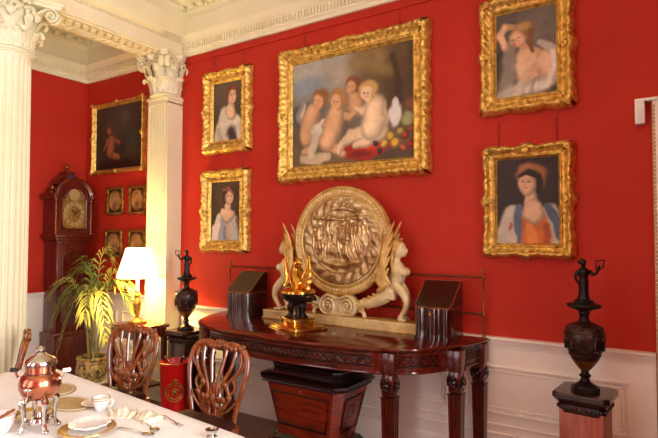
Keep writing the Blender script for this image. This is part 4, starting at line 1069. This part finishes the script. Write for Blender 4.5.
b = B(); b.lathe([(.095, 0), (.138, 0), (.138, .004), (.095, .004), (.095, 0)], 48, cap=False); b.xf(Matrix.Translation((.279, 0, 1.865)) @ Matrix.Rotation(PI/2, 4, 'Y')); cring = obj('chapter_ring', b, M['silverring'], dial)
b = B()
NUM = ['XII', 'I', 'II', 'III', 'IIII', 'V', 'VI', 'VII', 'VIII', 'IX', 'X', 'XI']
for k, s_ in enumerate(NUM):                                 # roman hour numerals from bars
    a = PI/2-k*PI/6; n = len(s_)
    for i, chh in enumerate(s_):
        off = (i-(n-1)/2)*.009
        for tilt in ((0,) if chh == 'I' else (.22, -.22)):
            c = V((0, off, 0)); d = V((0, math.sin(tilt), math.cos(tilt)))*.012
            rot = Matrix.Rotation(a-PI/2, 3, 'X')
            p0, p1 = c-d+V((0, (0 if chh == 'I' else (.0 if chh == 'X' else (.002 if tilt < 0 else -.002))), 0)), c+d
            q = [rot @ (p+V((0, 0, .117)))+V((.2845, 0, 1.865)) for p in (p0, p1)]
            b.tube(q, .0018, seg=5)
obj('hour_numerals', b, M['blackmark'], cring)
b = B()
for ang, ln in ((2.2, .075), (.55, .11)):
    b.tube([(.288, 0, 1.865), (.288, ln*math.cos(ang)*.6, 1.865+ln*math.sin(ang)*.6), (.288, ln*math.cos(ang), 1.865+ln*math.sin(ang))], [.005, .006, .002], seg=6)
b.ball((.288, 0, 1.865), .009, 8, 6); obj('clock_hands', b, M['blackmark'], dial)
b = B(); b.lathe([(0, 0), (.07, 0), (.07, .004), (0, .006)], 32); b.xf(Matrix.Translation((.279, 0, 2.085)) @ Matrix.Rotation(PI/2, 4, 'Y')); obj('arch_boss', b, M['silverring'], dial)
b = B()
for y in (-.135, .135):
    for z in (1.725, 2.005):
        for q in range(5): b.ball((.281, y+.012*math.cos(q*1.26), z+.016*math.sin(q*1.26)), .009, 6, 5)
obj('spandrel_ornament', b, M['brass'], dial)

# ------------------------------------------------------------------ lamp on its table
lt = thing('side_table', 'small square dark wood table in front of the pilaster, under the lamp', 'table', (-4.27, -.43, 0), -.1)
b = B(); b.box(-.24, .24, -.18, .18, .745, .775, .008); obj('top', b, M['mahog'], lt)
b = B(); b.box(-.22, .22, -.16, .16, .66, .745); obj('apron', b, M['mahog_v'], lt)
for sx in (-1, 1):
    for sy in (-1, 1):
        b = B(); b.loft([[V((sx*.2+x*w, sy*.145+y*w, z)) for x, y in ((-1, -1), (1, -1), (1, 1), (-1, 1))] for w, z in ((.014, 0), (.022, .66))]); obj('leg', b, M['mahog_v'], lt)
b = B(); b.box(-.2, .2, -.14, .14, .2, .22, .004); obj('lower_shelf', b, M['mahog'], lt)
lp = thing('table_lamp', 'lit brass table lamp with glowing cream shade in front of the pilaster', 'lamp', (-4.30, -.43, .776))
b = B(); b.prism([(.075*math.cos(PI/4+k*PI/2)*1.2, .075*math.sin(PI/4+k*PI/2)*1.2) for k in range(4)], 0, .018); b.lathe([(.06, .018), (.06, .024), (.045, .035), (.022, .05), (.014, .075), (.022, .09), (.03, .13), (.036, .18), (.034, .215), (.02, .235), (.016, .25), (.026, .262), (.028, .275), (.014, .29), (.012, .31)], 28); obj('base', b, M['gold_dull'], lp)
b = B(); b.lathe([(.016, .31), (.016, .42), (.012, .43), (0, .43)], 18); obj('candle_tube', b, M['white'], lp)
b = B(); 
prof = [(.2, .415), (.118, .715)]
b.lathe([(.195, .44), (.112, .725), (.109, .725), (.192, .44), (.195, .44)], 48, cap=False); obj('lamp_shade', b, M['shade'], lp)
b = B(); b.tube([(-.118, 0, .705), (.118, 0, .705)], .0025, seg=6); b.tube([(0, -.118, .705), (0, .118, .705)], .0025, seg=6); b.tube([(0, 0, .43), (0, 0, .705)], .004, seg=6); obj('shade_carrier', b, M['brass'], lp)
b = B(); b.ball((0, 0, .56), (.028, .028, .04), 14, 10)
mb, nt, bs = new_mat('lit_bulb'); bs.inputs['Emission Color'].default_value = (1, .75, .4, 1); bs.inputs['Emission Strength'].default_value = 30; obj('bulb', b, mb, lp)

# ------------------------------------------------------------------ palm
po = thing('potted_palm', 'leafy green palm in a painted yellow pot beside the clock', 'plant', (-4.93, -.48, .141))
b = B(); b.lathe([(.1, 0), (.105, .01), (.13, .06), (.148, .14), (.15, .19), (.143, .215), (.15, .225), (.155, .24), (.152, .255), (.14, .255), (.136, .235), (.13, .22)], 40); pt = obj('pot', b, M['pot'], po)
b = B()
for k in range(10):
    a = k*PI/5
    for q in range(4): b.ball((.15*math.cos(a+.1*math.cos(q*1.57)), .15*math.sin(a+.1*math.cos(q*1.57)), .13+.03*math.sin(q*1.57)), (.012, .012, .014), 6, 5)
b.tube([(.149*math.cos(2*PI*i/32), .149*math.sin(2*PI*i/32), .205) for i in range(32)], .005, seg=6, closed=True)
obj('pot_relief', b, M['mat_gold'], pt)
b = B(); b.lathe([(.134, .19), (.134, .222), (.07, .228), (0, .23)], 28); obj('soil', b, M['soil'], po)
lat = V((.839, .544, 0)); dep = V((-.544, .839, 0))
fr = [(.12, 1.30, .05), (-.06, 1.2, -.1), (-.24, 1.1, .05), (-.40, .92, -.05), (-.40, .5, -.12), (-.25, .38, -.2), (.26, 1.08, -.05), (.46, .98, -.2), (.44, .78, -.1), (.22, .5, -.22), (-.14, .95, .16), (-.32, .72, -.15), (.05, .72, -.3)]
stems = [(-.03, .02), (.03, -.02), (.05, .04), (-.05, -.03)]
for k, (sx, sy) in enumerate(stems):
    b = B(); P = sp([(sx*.6, sy*.6, .2), (sx, sy, .45), (sx*1.6, sy*1.6, .62+.04*k)], 4); b.tube(P, lerpl([.016, .013, .01], len(P)), seg=8); obj('cane', b, M['stem'], po)
rs = random.Random(9)
for k, (l, z, d) in enumerate(fr):
    sx, sy = stems[k % 4]; o = V((sx*1.5, sy*1.5, .55+.05*(k % 4)))
    tip = lat*l+dep*d+V((0, 0, z-.02)); hz = V((tip.x-o.x, tip.y-o.y, 0))
    top = max(z, .78+.25*hz.length)+(.14 if z < .95 else .05)
    mid = o+hz*.42+V((0, 0, (top-o.z)*.85))
    P = sp([o, o.lerp(mid, .55)+V((0, 0, .04)), mid, mid.lerp(tip, .55)+V((0, 0, .05)), tip], 4); n = len(P)
    b = B(); b.tube(P, lerpl([.006, .004, .002], n), seg=5)
    for i in range(int(n*.22), n):
        t = i/(n-1); tg = (P[min(i+1, n-1)]-P[i-1]).normalized()
        sd = tg.cross(V((0, 0, 1)));
        if sd.length < .2: sd = lat.copy()
        sd.normalize(); up = sd.cross(tg)
        ln = (.06+.13*math.sin(PI*min(1, (t-.15)*1.05))**.8)*(1 if i < n-1 else .7)
        for s in (-1, 1):
            dr_ = (sd*s*(.85-.35*t)+tg*(.6+.5*t)+up*.25+V((rs.uniform(-.12, .12), rs.uniform(-.12, .12), rs.uniform(-.12, .05)))).normalized()
            w = .0115; a0 = P[i]; a1 = a0+dr_*ln*.5; a2 = a0+dr_*ln+V((0, 0, -.5*ln))
            wv = dr_.cross(up).normalized()*w
            r0_ = [b.bm.verts.new(a0-wv*.3), b.bm.verts.new(a0+V((0, 0, -.002))), b.bm.verts.new(a0+wv*.3)]
            r1_ = [b.bm.verts.new(a1-wv), b.bm.verts.new(a1+V((0, 0, -.004))), b.bm.verts.new(a1+wv)]
            tp = b.bm.verts.new(a2)
            for q in (0, 1): b.bm.faces.new((r0_[q], r0_[q+1], r1_[q+1], r1_[q])); b.bm.faces.new((r1_[q], r1_[q+1], tp))
    obj('frond', b, M['leaf2'] if k % 3 == 0 or (z > 1.2 and k % 2) else M['leaf'], po)
ps = thing('plant_stand', 'low dark wooden stand under the palm saucer', 'plant stand', (-4.93, -.48, 0))
b = B(); b.lathe([(.17, .095), (.19, .1), (.19, .115), (.185, .12), (0, .12)], 36); obj('top', b, M['mahog_d'], ps)
for k in range(3):
    a = k*2*PI/3; b = B(); P = sp([(.1*math.cos(a), .1*math.sin(a), .1), (.15*math.cos(a), .15*math.sin(a), .06), (.17*math.cos(a), .17*math.sin(a), .012)], 4); b.tube(P, lerpl([.02, .016, .014], len(P)), seg=8); obj('foot', b, M['mahog_d'], ps)
sa = thing('plant_saucer', 'round pale saucer between the palm pot and its low stand', 'saucer', (-4.93, -.48, .12))
b = B(); b.lathe([(.15, 0), (.19, .012), (.2, .03), (.195, .032), (.18, .02), (0, .018)], 40); obj('dish', b, M['china'], sa)

# ------------------------------------------------------------------ red tin bin
bn = thing('umbrella_bin', 'red round tin bin with gold crest, in front of the left urn pedestal', 'bin', (-3.53, -.62, 0), .87)
b = B(); b.lathe([(.105, 0), (.108, .01), (.104, .06), (.1, .085)], 32); obj('black_foot', b, M['black'], bn)
b = B(); b.lathe([(.1, .085), (.108, .09), (.124, .535), (.128, .54), (.128, .552), (.122, .556), (.118, .55), (.104, .1), (0, .1)], 48); tin = obj('tin_body', b, M['redtin'], bn)
b = B()
for z, r in ((.548, .127), (.10, .1095)): b.tube([(r*math.cos(2*PI*i/48), r*math.sin(2*PI*i/48), z) for i in range(48)], .006, seg=6, closed=True)
obj('brass_rim', b, M['brass'], bn)
b = B()
def onbin(u, v):  # crest coordinates on the front (-y side)
    z = .32+v; r = .108+(.124-.108)*(z-.09)/.445+.002; a = -PI/2+u/r; return V((r*math.cos(a), r*math.sin(a), z))
n = 40
for rad, tk in ((.078, .004), (.056, .0035)): b.tube([onbin(rad*math.cos(2*PI*i/n), rad*math.sin(2*PI*i/n)) for i in range(n)], tk, seg=6, closed=True)
for i in range(26): b.tube([onbin(.06*math.cos(2*PI*i/26), .06*math.sin(2*PI*i/26)), onbin(.074*math.cos(2*PI*i/26+.08), .074*math.sin(2*PI*i/26+.08))], .0032, seg=5)
for u, v, r in ((0, 0, .02), (-.018, .012, .012), (.02, .014, .013), (.012, -.02, .011), (-.014, -.018, .012), (0, .028, .012)): b.ball(onbin(u, v), r, 8, 6)
obj('gold_crest', b, M['gold_dull'], tin)
b = B()
for u, v, r in ((0, .09, .014), (-.014, .098, .008), (.014, .098, .008), (0, .104, .008)): b.ball(onbin(u, v), r, 8, 6)
obj('crest_crown', b, M['gold_dull'], tin)
b = B(); P = sp([(-.02, 0, .12), (0, 0, .5), (.01, .0, .565), (.04, .0, .575), (.055, 0, .555)], 5); b.tube(P, .011, seg=8)
w = obj('walking_stick', b, M['mahog_d'], None, loc=(-3.515, -.565, .0)); tag(w, 'dark walking stick with crook handle, inside the red bin', 'walking stick')
b = B(); b.tube([(.05, .02, .12), (-.03, -.02, .5), (-.075, -.05, .575)], .010, seg=8); b.ball((-.08, -.053, .58), .016, 10, 8)
w = obj('walking_stick', b, M['brass_dk'], None, loc=(-3.53, -.60, .0)); tag(w, 'brown walking stick with ball knob, leaning in the red bin', 'walking stick')

# ------------------------------------------------------------------ dining chairs
def make_chair():
    t = thing('dining_chair', 'x', 'chair', (0, 0, 0), 0, 'carved dining chairs round the table')
    W = M['walnut']
    b = B(); pl = [(-.26, -.22), (.26, -.22), (.215, .2), (-.215, .2)]
    b.prism(pl, .39, .45); obj('seat_rail', b, W, t)
    b = B(); b.loft([[V((x*s, y*s, z)) for x, y in pl] for s, z in ((.97, .445), (.98, .475), (.9, .495), (.6, .502))]); obj('seat', b, M['leather'], t, sharp=60)
    for s in (-1, 1):
        b = B(); P = sp([(s*.235, -.195, .43), (s*.26, -.225, .36), (s*.25, -.21, .2), (s*.245, -.205, .08), (s*.255, -.225, .02)], 5); b.tube(P, lerpl([.032, .038, .024, .018, .028], len(P)), seg=10); b.ball((s*.255, -.23, .018), (.034, .036, .018), 12, 8); obj('leg', b, W, t)
        b = B(); P = sp([(s*.2, .205, .45), (s*.2, .21, .25), (s*.205, .25, .02)], 5); b.tube(P, lerpl([.024, .022, .02], len(P)), seg=8); b.box(s*.205-.022, s*.205+.022, .23, .274, 0, .03, .004); obj('leg', b, W, t)
    def Y(z): return .2+(.0 if z < .45 else (z-.45)*.16+.03*math.sin((z-.45)/.5*PI)*-.5)
    def pt(x, z, o=0): return (x, Y(z)+o, .43+(z-.43)*.96)
    # outer hoop: flaring stiles bowing in to a rounded shoulder
    prof = [(.185, .43), (.195, .52), (.222, .62), (.245, .72), (.252, .80), (.242, .87), (.205, .915)]
    for s in (-1, 1):
        b = B(); P = sp([pt(s*x, z) for x, z in prof], 6); b.tube(P, lerpl([.019, .017, .016, .017, .018, .02, .022], len(P)), lerpl([.017, .015, .014, .014, .015, .016, .018], len(P)), side=(1, 0, 0), seg=10); obj('back_stile', b, W, t)
    b = B(); P = sp([pt(-.205, .913), pt(-.12, .938), pt(-.05, .93), pt(0, .945), pt(.05, .93), pt(.12, .938), pt(.205, .913)], 8)
    b.tube(P, .024, .018, side=(0, 0, 1), seg=10); cr = obj('crest_rail', b, W, t)
    b = B()
    for i in range(11):                                      # carved leaf and bead along the crest
        x = -.18+i*.036; z = .93+.01*math.sin(i*1.3); b.ball(pt(x, z, -.016), (.02, .01, .016), 8, 6, Matrix.Rotation(.5*(-1 if x < 0 else 1), 3, 'Y')); b.ball(pt(x, z, .016), (.02, .01, .016), 8, 6)
    b.ball(pt(0, .95, -.016), (.03, .014, .022), 10, 8)
    obj('crest_carving', b, M['walnut'], cr)
    b = B()                                                  # shoe
    b.prism([(-.09, .44), (.09, .44), (.06, .5), (-.06, .5)], .18, .225, axis='y'); obj('splat_shoe', b, W, t)
    # pierced interlaced splat: ribbons looping between the stiles
    ribs = [[(.03, .49), (.022, .6), (.03, .72), (.055, .84), (.06, .92)],
            [(.045, .49), (.075, .56), (.05, .64), (.085, .73), (.13, .82), (.14, .915)],
            [(.02, .5), (.09, .545), (.135, .62), (.105, .69), (.16, .755), (.2, .83), (.185, .9)],
            [(.06, .5), (.12, .53), (.185, .585), (.205, .62)],
            [(.13, .625), (.175, .68), (.15, .74), (.205, .79), (.235, .83)]]
    for s in (-1, 1):
        for k, rb in enumerate(ribs):
            b = B(); P = sp([pt(s*x, z, .002*k-.004) for x, z in rb], 7); b.tube(P, [.0125 if k < 3 else .010]*len(P), .009, side=(1, 0, 0), seg=8); obj('splat_rib', b, W, t)
    for s in (-1, 1):
        b = B()
        for x, z in ((.09, .6), (.1, .69), (.05, .6), (.14, .62), (.03, .56)): b.ball(pt(s*x, z, -.008), (.022, .012, .024), 8, 6)
        obj('splat_carving', b, M['walnut'], t)
    b = B(); b.ball(pt(0, .58, -.004), (.04, .014, .05), 12, 8); b.ball(pt(0, .66, -.004), (.022, .012, .04), 10, 8)
    obj('splat_carving', b, M['walnut'], t)
    return t
ch = make_chair(); ch.location = (-3.34, -1.42, 0); ch.rotation_euler = (0, 0, .06)
ch['label'] = 'carved open-back mahogany dining chair at the table, directly in front of the lamp table'
dup(ch, (-2.42, -1.48, 0), -.02, 'carved open-back mahogany dining chair between the red bin and the wine cooler')
dup(ch, (-3.915, -1.965, 0), -.47, 'carved dining chair at the far table end, beside the left column, only its edge showing')

# ------------------------------------------------------------------ dining table and what stands on it
TA = -.108; TC = V((-2.53, -2.41, 0)); HL, HW = 1.085, .585
tb = thing('dining_table', 'dining table hidden under the white cloth', 'table', TC, TA)
b = B(); b.box(-HL+.03, HL-.03, -HW+.03, HW-.03, .69, .728, .01); obj('top', b, M['mahog'], tb)
b = B(); b.box(-HL+.12, HL-.12, -HW+.12, HW-.12, .6, .69); obj('apron', b, M['mahog'], tb)
for sx in (-1, 1):
    for sy in (-1, 1):
        b = B(); b.lathe([(.025, 0), (.03, .04), (.025, .06), (.03, .3), (.04, .5), (.045, .6)], 20); obj('leg', b, M['mahog_v'], tb, loc=(sx*(HL-.2), sy*(HW-.2), 0))
def rrect(l, w, r, n=10):
    P = []
    for cx, cy, a0 in ((l-r, w-r, 0), (-l+r, w-r, PI/2), (-l+r, -w+r, PI), (l-r, -w+r, 3*PI/2)):
        P += [(cx+r*math.cos(a0+PI/2*k/n), cy+r*math.sin(a0+PI/2*k/n)) for k in range(n+1)]
    out = []
    for i in range(len(P)):                                  # densify the straight runs
        a, c = V(P[i]), V(P[(i+1) % len(P)]); m = max(1, int((c-a).length/.05)); out += [a.lerp(c, k/m) for k in range(m)]
    return out
b = B(); O = rrect(HL, HW, .17); rings = []
for f, z in ((.0, .739), (.5, .7395), (.9, .739), (.985, .738), (.997, .732), (1.0, .72)): rings.append([V((p.x*f, p.y*f, z)) for p in O] if f else None)
rings = [r for r in rings if r]
for k in range(1, 6):
    rings.append([V((p.x, p.y, 0))*(1+.012*k*(.4+.6*math.sin(i*.42))*.5)+V((0, 0, .72-.045*k)) for i, p in enumerate(O)])
vs = b.surf(lambda i, j: rings[i][j], len(rings), len(O), closev=True); b.cap(vs[0])
cl = obj('tablecloth', b, M['linen'], None, sharp=70); cl.location = TC; cl.rotation_euler = (0, 0, TA)
tag(cl, 'white linen cloth draped over the dining table', 'tablecloth')
ZC_ = .741
# tea urn
ur = thing('tea_urn', 'copper and silver lidded tea urn on the white tablecloth', 'urn', (-2.365, -2.385, ZC_), .6); ur.scale = (.9, .9, .93)
K = 1.0
b = B(); b.lathe([(.035, .15), (.06, .155), (.082, .175), (.0945, .205), (.096, .23), (.09, .252), (.076, .268), (.067, .275), (.066, .31), (.069, .313)], 44); bd = obj('copper_body', b, M['copper'], ur)
b = B()
for z, r in ((.312, .07), (.318, .072), (.275, .069)): b.tube([(r*math.cos(2*PI*i/40), r*math.sin(2*PI*i/40), z) for i in range(40)], .0035, seg=6, closed=True)
obj('silver_band', b, M['silver'], ur)
b = B(); b.lathe([(.073, .316), (.074, .324), (.066, .338), (.045, .352), (.026, .36), (.022, .366), (.018, .37)], 40); lid = obj('lid', b, M['silver'], ur)
b = B(); b.lathe([(.012, .366), (.018, .374), (.022, .384), (.016, .394), (.006, .4), (0, .402)], 20); obj('lid_knob', b, M['silver'], lid)
for s in (-1, 1):
    b = B(); P = sp([(s*.088, 0, .25), (s*.105, 0, .245), (s*.118, 0, .262), (s*.125, 0, .282)], 4); b.tube(P, lerpl([.007, .008, .006, .006], len(P)), seg=8); h = obj('handle_bracket', b, M['silver'], ur)
    b = B(); b.tube([(s*.112, 0, .284), (s*.14, 0, .286)], [.009, .011], seg=10); b.ball((s*.14, 0, .286), .011, 10, 8); obj('turned_grip', b, M['china'] if s > 0 else M['black'], h)
for k in range(4):
    a = PI/4+k*PI/2; dx, dy = math.cos(a), math.sin(a)
    b = B(); P = sp([(dx*.05, dy*.05, .16), (dx*.078, dy*.078, .14), (dx*.07, dy*.07, .09), (dx*.072, dy*.072, .04), (dx*.085, dy*.085, .012)], 5); b.tube(P, lerpl([.016, .018, .010, .009, .014], len(P)), seg=8); b.ball((dx*.088, dy*.088, .011), (.017, .017, .011), 10, 8); obj('leg', b, M['silver'], ur)
b = B(); b.lathe([(.03, .03), (.05, .034), (.052, .05), (.045, .062), (.02, .066), (.012, .085), (0, .088)], 28)
for k in range(4):
    a = PI/4+k*PI/2; b.tube([(.04*math.cos(a), .04*math.sin(a), .04), (.072*math.cos(a), .072*math.sin(a), .05)], .005, seg=6)
obj('spirit_burner', b, M['silver'], ur)
b = B(); b.tube([(0, -.085, .185), (0, -.12, .18), (0, -.13, .165)], [.012, .01, .009], seg=8); b.tube([(0, -.118, .18), (0, -.118, .215)], .005, seg=6); b.ball((0, -.118, .22), (.02, .006, .008), 10, 6); obj('tap', b, M['silver'], ur)
# cups, plates, bowls
def tcup(label, x, y, rz, s=1.):
    t = thing('teacup', label, 'cup', (x, y, ZC_), rz)
    b = B(); b.lathe([(.022*s, 0), (.024*s, .006*s), (.03*s, .012*s), (.04*s, .04*s), (.046*s, .07*s), (.049*s, .078*s), (.046*s, .078*s), (.036*s, .04*s), (.02*s, .016*s), (0, .014*s)], 36); obj('cup_body', b, M['china'], t)
    b = B(); b.tube([(.0483*s*math.cos(2*PI*i/36), .0483*s*math.sin(2*PI*i/36), .066*s) for i in range(36)], .0016, seg=5, closed=True); b.tube([(.0485*s*math.cos(2*PI*i/36), .0485*s*math.sin(2*PI*i/36), .078*s) for i in range(36)], .0018, seg=5, closed=True); obj('gilt_line', b, M['china_gilt'], t)
    b = B(); P = sp([(.044*s, 0, .062*s), (.066*s, 0, .066*s), (.07*s, 0, .045*s), (.055*s, 0, .026*s), (.037*s, 0, .03*s)], 5); b.tube(P, .004*s, seg=8); obj('handle', b, M['china'], t)
    return t
def plate(name, label, x, y, r, mrim, mc, cat='plate', scal=0, z=0, group=None, rz=0):
    t = thing(name, label, cat, (x, y, ZC_+z), rz, group)
    f = (lambda a, rr, zz: rr*(1+scal*abs(math.sin(a*6))*(rr/r)**2)) if scal else None
    b = B(); b.lathe([(r*.6, 0), (r*.62, .004), (r*.68, .007), (r*.68, .010), (r*.6, .008), (0, .008)], 72, fr=None); obj('well', b, mc, t)
    b = B(); b.lathe([(r*.66, .006), (r*.96, .016), (r, .017), (r*.985, .021), (r*.68, .011)], 72, fr=f, cap=False); obj('rim', b, mrim, t)
    return t
sc_ = thing('saucer', 'small white saucer beside the teacup', 'saucer', (-2.455, -2.055, ZC_+.0065)); b = B(); b.lathe([(.03, 0), (.045, .005), (.068, .016), (.066, .018), (.03, .009), (0, .008)], 36); obj('dish', b, M['china'], sc_)
tcup('white gilt-banded teacup on the tablecloth, right of the copper urn', -2.37, -2.08, .5, .88)
def placemat(label, x, y, l, w, rz):
    t = thing('placemat', label, 'placemat', (x, y, ZC_), rz, 'buff placemats on the tablecloth')
    b = B(); n = 48; b.loft([[V((l*k*math.cos(2*PI*i/n), w*k*math.sin(2*PI*i/n), z)) for i in range(n)] for k, z in ((1, 0), (1.005, .002), (1, .004), (.9, .0045))]); obj('board', b, M['mat_gold'], t)
    b = B(); b.tube([(l*.88*math.cos(2*PI*i/n), w*.88*math.sin(2*PI*i/n), .005) for i in range(n)], .0018, seg=5, closed=True); obj('border_line', b, M['china'], t)
    return t
placemat('oval buff placemat near the far table edge, behind the copper urn', -2.93, -2.02, .17, .12, TA)
placemat('oval buff placemat between copper urn and teacup', -2.60, -2.105, .16, .10, TA)
pl_ = plate('dinner_plate', 'gilt rimmed plate under the scalloped dish, in front of the teacup', -2.165, -2.28, .12, M['china_gilt'], M['china'])
plate('scalloped_dish', 'white scalloped dish stacked on the gilt rimmed plate', -2.155, -2.275, .08, M['china'], M['china'], 'dish', .12, .0225)
plate('dinner_plate', 'gilt rimmed plate with ivory centre, left of and behind the copper urn', -2.56, -2.315, .095, M['china_gilt'], M['napkin'])
def napkin(label, x, y, rz, s=1.):
    b = B(); n = 16
    def f(i, j):
        u, v = i/(n-1)-.5, j/(n-1)-.5
        z = .012+.04*s*max(0, 1-2.2*abs(v))*(.7+.3*math.cos(u*9))+.006*math.sin(u*23+v*7)
        return V((u*.17*s*(1-.5*abs(v)), v*.12*s, z))
    vs = b.surf(f, n, n); 
    lo = [[None]*n for _ in range(n)]
    b.surf(lambda i, j: V((f(i, j).x, f(i, j).y, 0.001)), n, n)
    bmesh.ops.bridge_loops(b.bm, edges=[e for e in b.bm.edges if e.is_boundary])
    o = obj('napkin', b, M['napkin'], None, sharp=70); o.location = (x, y, ZC_); o.rotation_euler = (0, 0, rz)
    return tag(o, label, 'napkin', 'folded ivory napkins')
napkin('folded ivory napkin standing just right of the teacup', -2.215, -2.065, .5, .8)
napkin('folded ivory napkin at the right, near the spoons', -2.07, -2.03, -.2, .8)
def spoon(name, label, x, y, rz, fork=False):
    t = thing(name, label, 'cutlery', (x, y, ZC_), rz, 'silver cutlery on the tablecloth')
    b = B(); P = sp([(-.1, 0, .006), (-.06, 0, .012), (0, 0, .01), (.05, 0, .006)], 4); b.tube(P, lerpl([.0075, .005, .003, .004], len(P)), .002, side=(0, 1, 0), seg=8); obj('handle', b, M['silver'], t)
    b = B()
    if fork:
        b.tube([(.045, 0, .006), (.07, 0, .005)], [.004, .011], .002, side=(0, 1, 0), seg=8)
        for q in (-1.5, -.5, .5, 1.5): b.tube([(.068, q*.005, .005), (.105, q*.0055, .008)], .0016, seg=5)
        obj('tines', b, M['silver'], t)
    else: b.ball((.075, 0, .008), (.032, .02, .006), 14, 8); obj('bowl', b, M['silver'], t)
    return t
spoon('fork', 'silver fork lying right of the napkins, nearest the far table edge', -1.96, -1.99, -.2, True)
spoon('spoon', 'silver spoon lying alone, right of the scalloped dish', -1.98, -2.17, .15)
spoon('dessert_spoon', 'silver spoon lying in front of the right napkin', -2.0, -2.09, -.25)
fb = thing('floral_bowl', 'white floral china bowl at the lower left corner of the table', 'bowl', (-2.485, -2.515, ZC_))
b = B(); b.lathe([(.05, 0), (.056, .006), (.074, .04), (.08, .075), (.082, .08), (.077, .08), (.068, .04), (.04, .012), (0, .01)], 40); obj('bowl_body', b, M['floral'], fb)
for (label, nm, dx, dy, a) in (('brown wooden spoon resting in the floral bowl, further back', 'wooden_spoon', -.012, .02, .5), ('brown wooden spoon resting in the floral bowl, nearer the front', 'wooden_spoon', .012, -.012, .7)):
    b = B(); b.tube([(-.05, 0, .03), (.02, 0, .065), (.052, 0, .082)], [.005, .005, .006], seg=8); b.ball((.06, 0, .086), (.02, .013, .007), 12, 8, Matrix.Rotation(-.5, 3, 'Y'))
    o = obj(nm, b, M['string'], None); o.location = (-2.485+dx, -2.515+dy, ZC_+.004); o.rotation_euler = (0, 0, a); tag(o, label, 'spoon', 'wooden spoons in the floral bowl')
ss = thing('salt_cellar', 'small dark silver salt cellar at the right corner of the table', 'salt cellar', (-1.66, -2.02, ZC_))
b = B(); b.lathe([(.02, 0), (.022, .004), (.012, .01), (.024, .022), (.03, .034), (.027, .034), (.018, .02), (0, .016)], 28); obj('cup', b, M['silver'], ss)
b = B(); b.lathe([(.0, .026), (.024, .026), (.0, .0265)], 24); obj('salt', b, M['leather'], ss)

# ------------------------------------------------------------------ light: right-hand windows, added fill windows in the front wall, one lamp
def area(name, loc, rot, sx, sy, e, c):
    l = bpy.data.lights.new(name, 'AREA'); l.shape = 'RECTANGLE'; l.size = sx; l.size_y = sy; l.energy = e; l.color = c
    o = bpy.data.objects.new(name, l); COL.objects.link(o); o.location = loc; o.rotation_euler = rot; return o
for k, (a, c) in enumerate(FILL_WINS):
    area('daylight_%d' % (k+1), ((a+c)/2, YF-.19, 2.0), (PI/2, 0, 0), c-a, 2.9, (34, 34)[k], (.97, .98, 1))  # added fill light, set at the unseen front windows
for k, (a, c) in enumerate(RWINS):
    area('daylight_%d' % (k+3), (XR+.19, (a+c)/2, 2.0), (PI/2, 0, PI/2), c-a, 2.9, (180, 200)[k], (.97, .98, 1))
l = bpy.data.lights.new('lamp_light', 'POINT'); l.energy = 95; l.color = (1, .72, .24); l.shadow_soft_size = .05
o = bpy.data.objects.new('lamp_light', l); COL.objects.link(o); o.location = (-4.30, -.43, .776+.56)

w = bpy.data.worlds.new('world'); scene.world = w; w.use_nodes = True
w.node_tree.nodes['Background'].inputs['Color'].default_value = (.75, .85, 1, 1); w.node_tree.nodes['Background'].inputs['Strength'].default_value = .3
scene.view_settings.view_transform = 'Standard'; scene.view_settings.look = 'None'; scene.view_settings.gamma = 1; scene.view_settings.use_curve_mapping = False
scene.view_settings.exposure = 0.35
scene.cycles.use_denoising = True
scene.cycles.max_bounces = 8; scene.cycles.diffuse_bounces = 5
scene.cycles.sample_clamp_indirect = 6
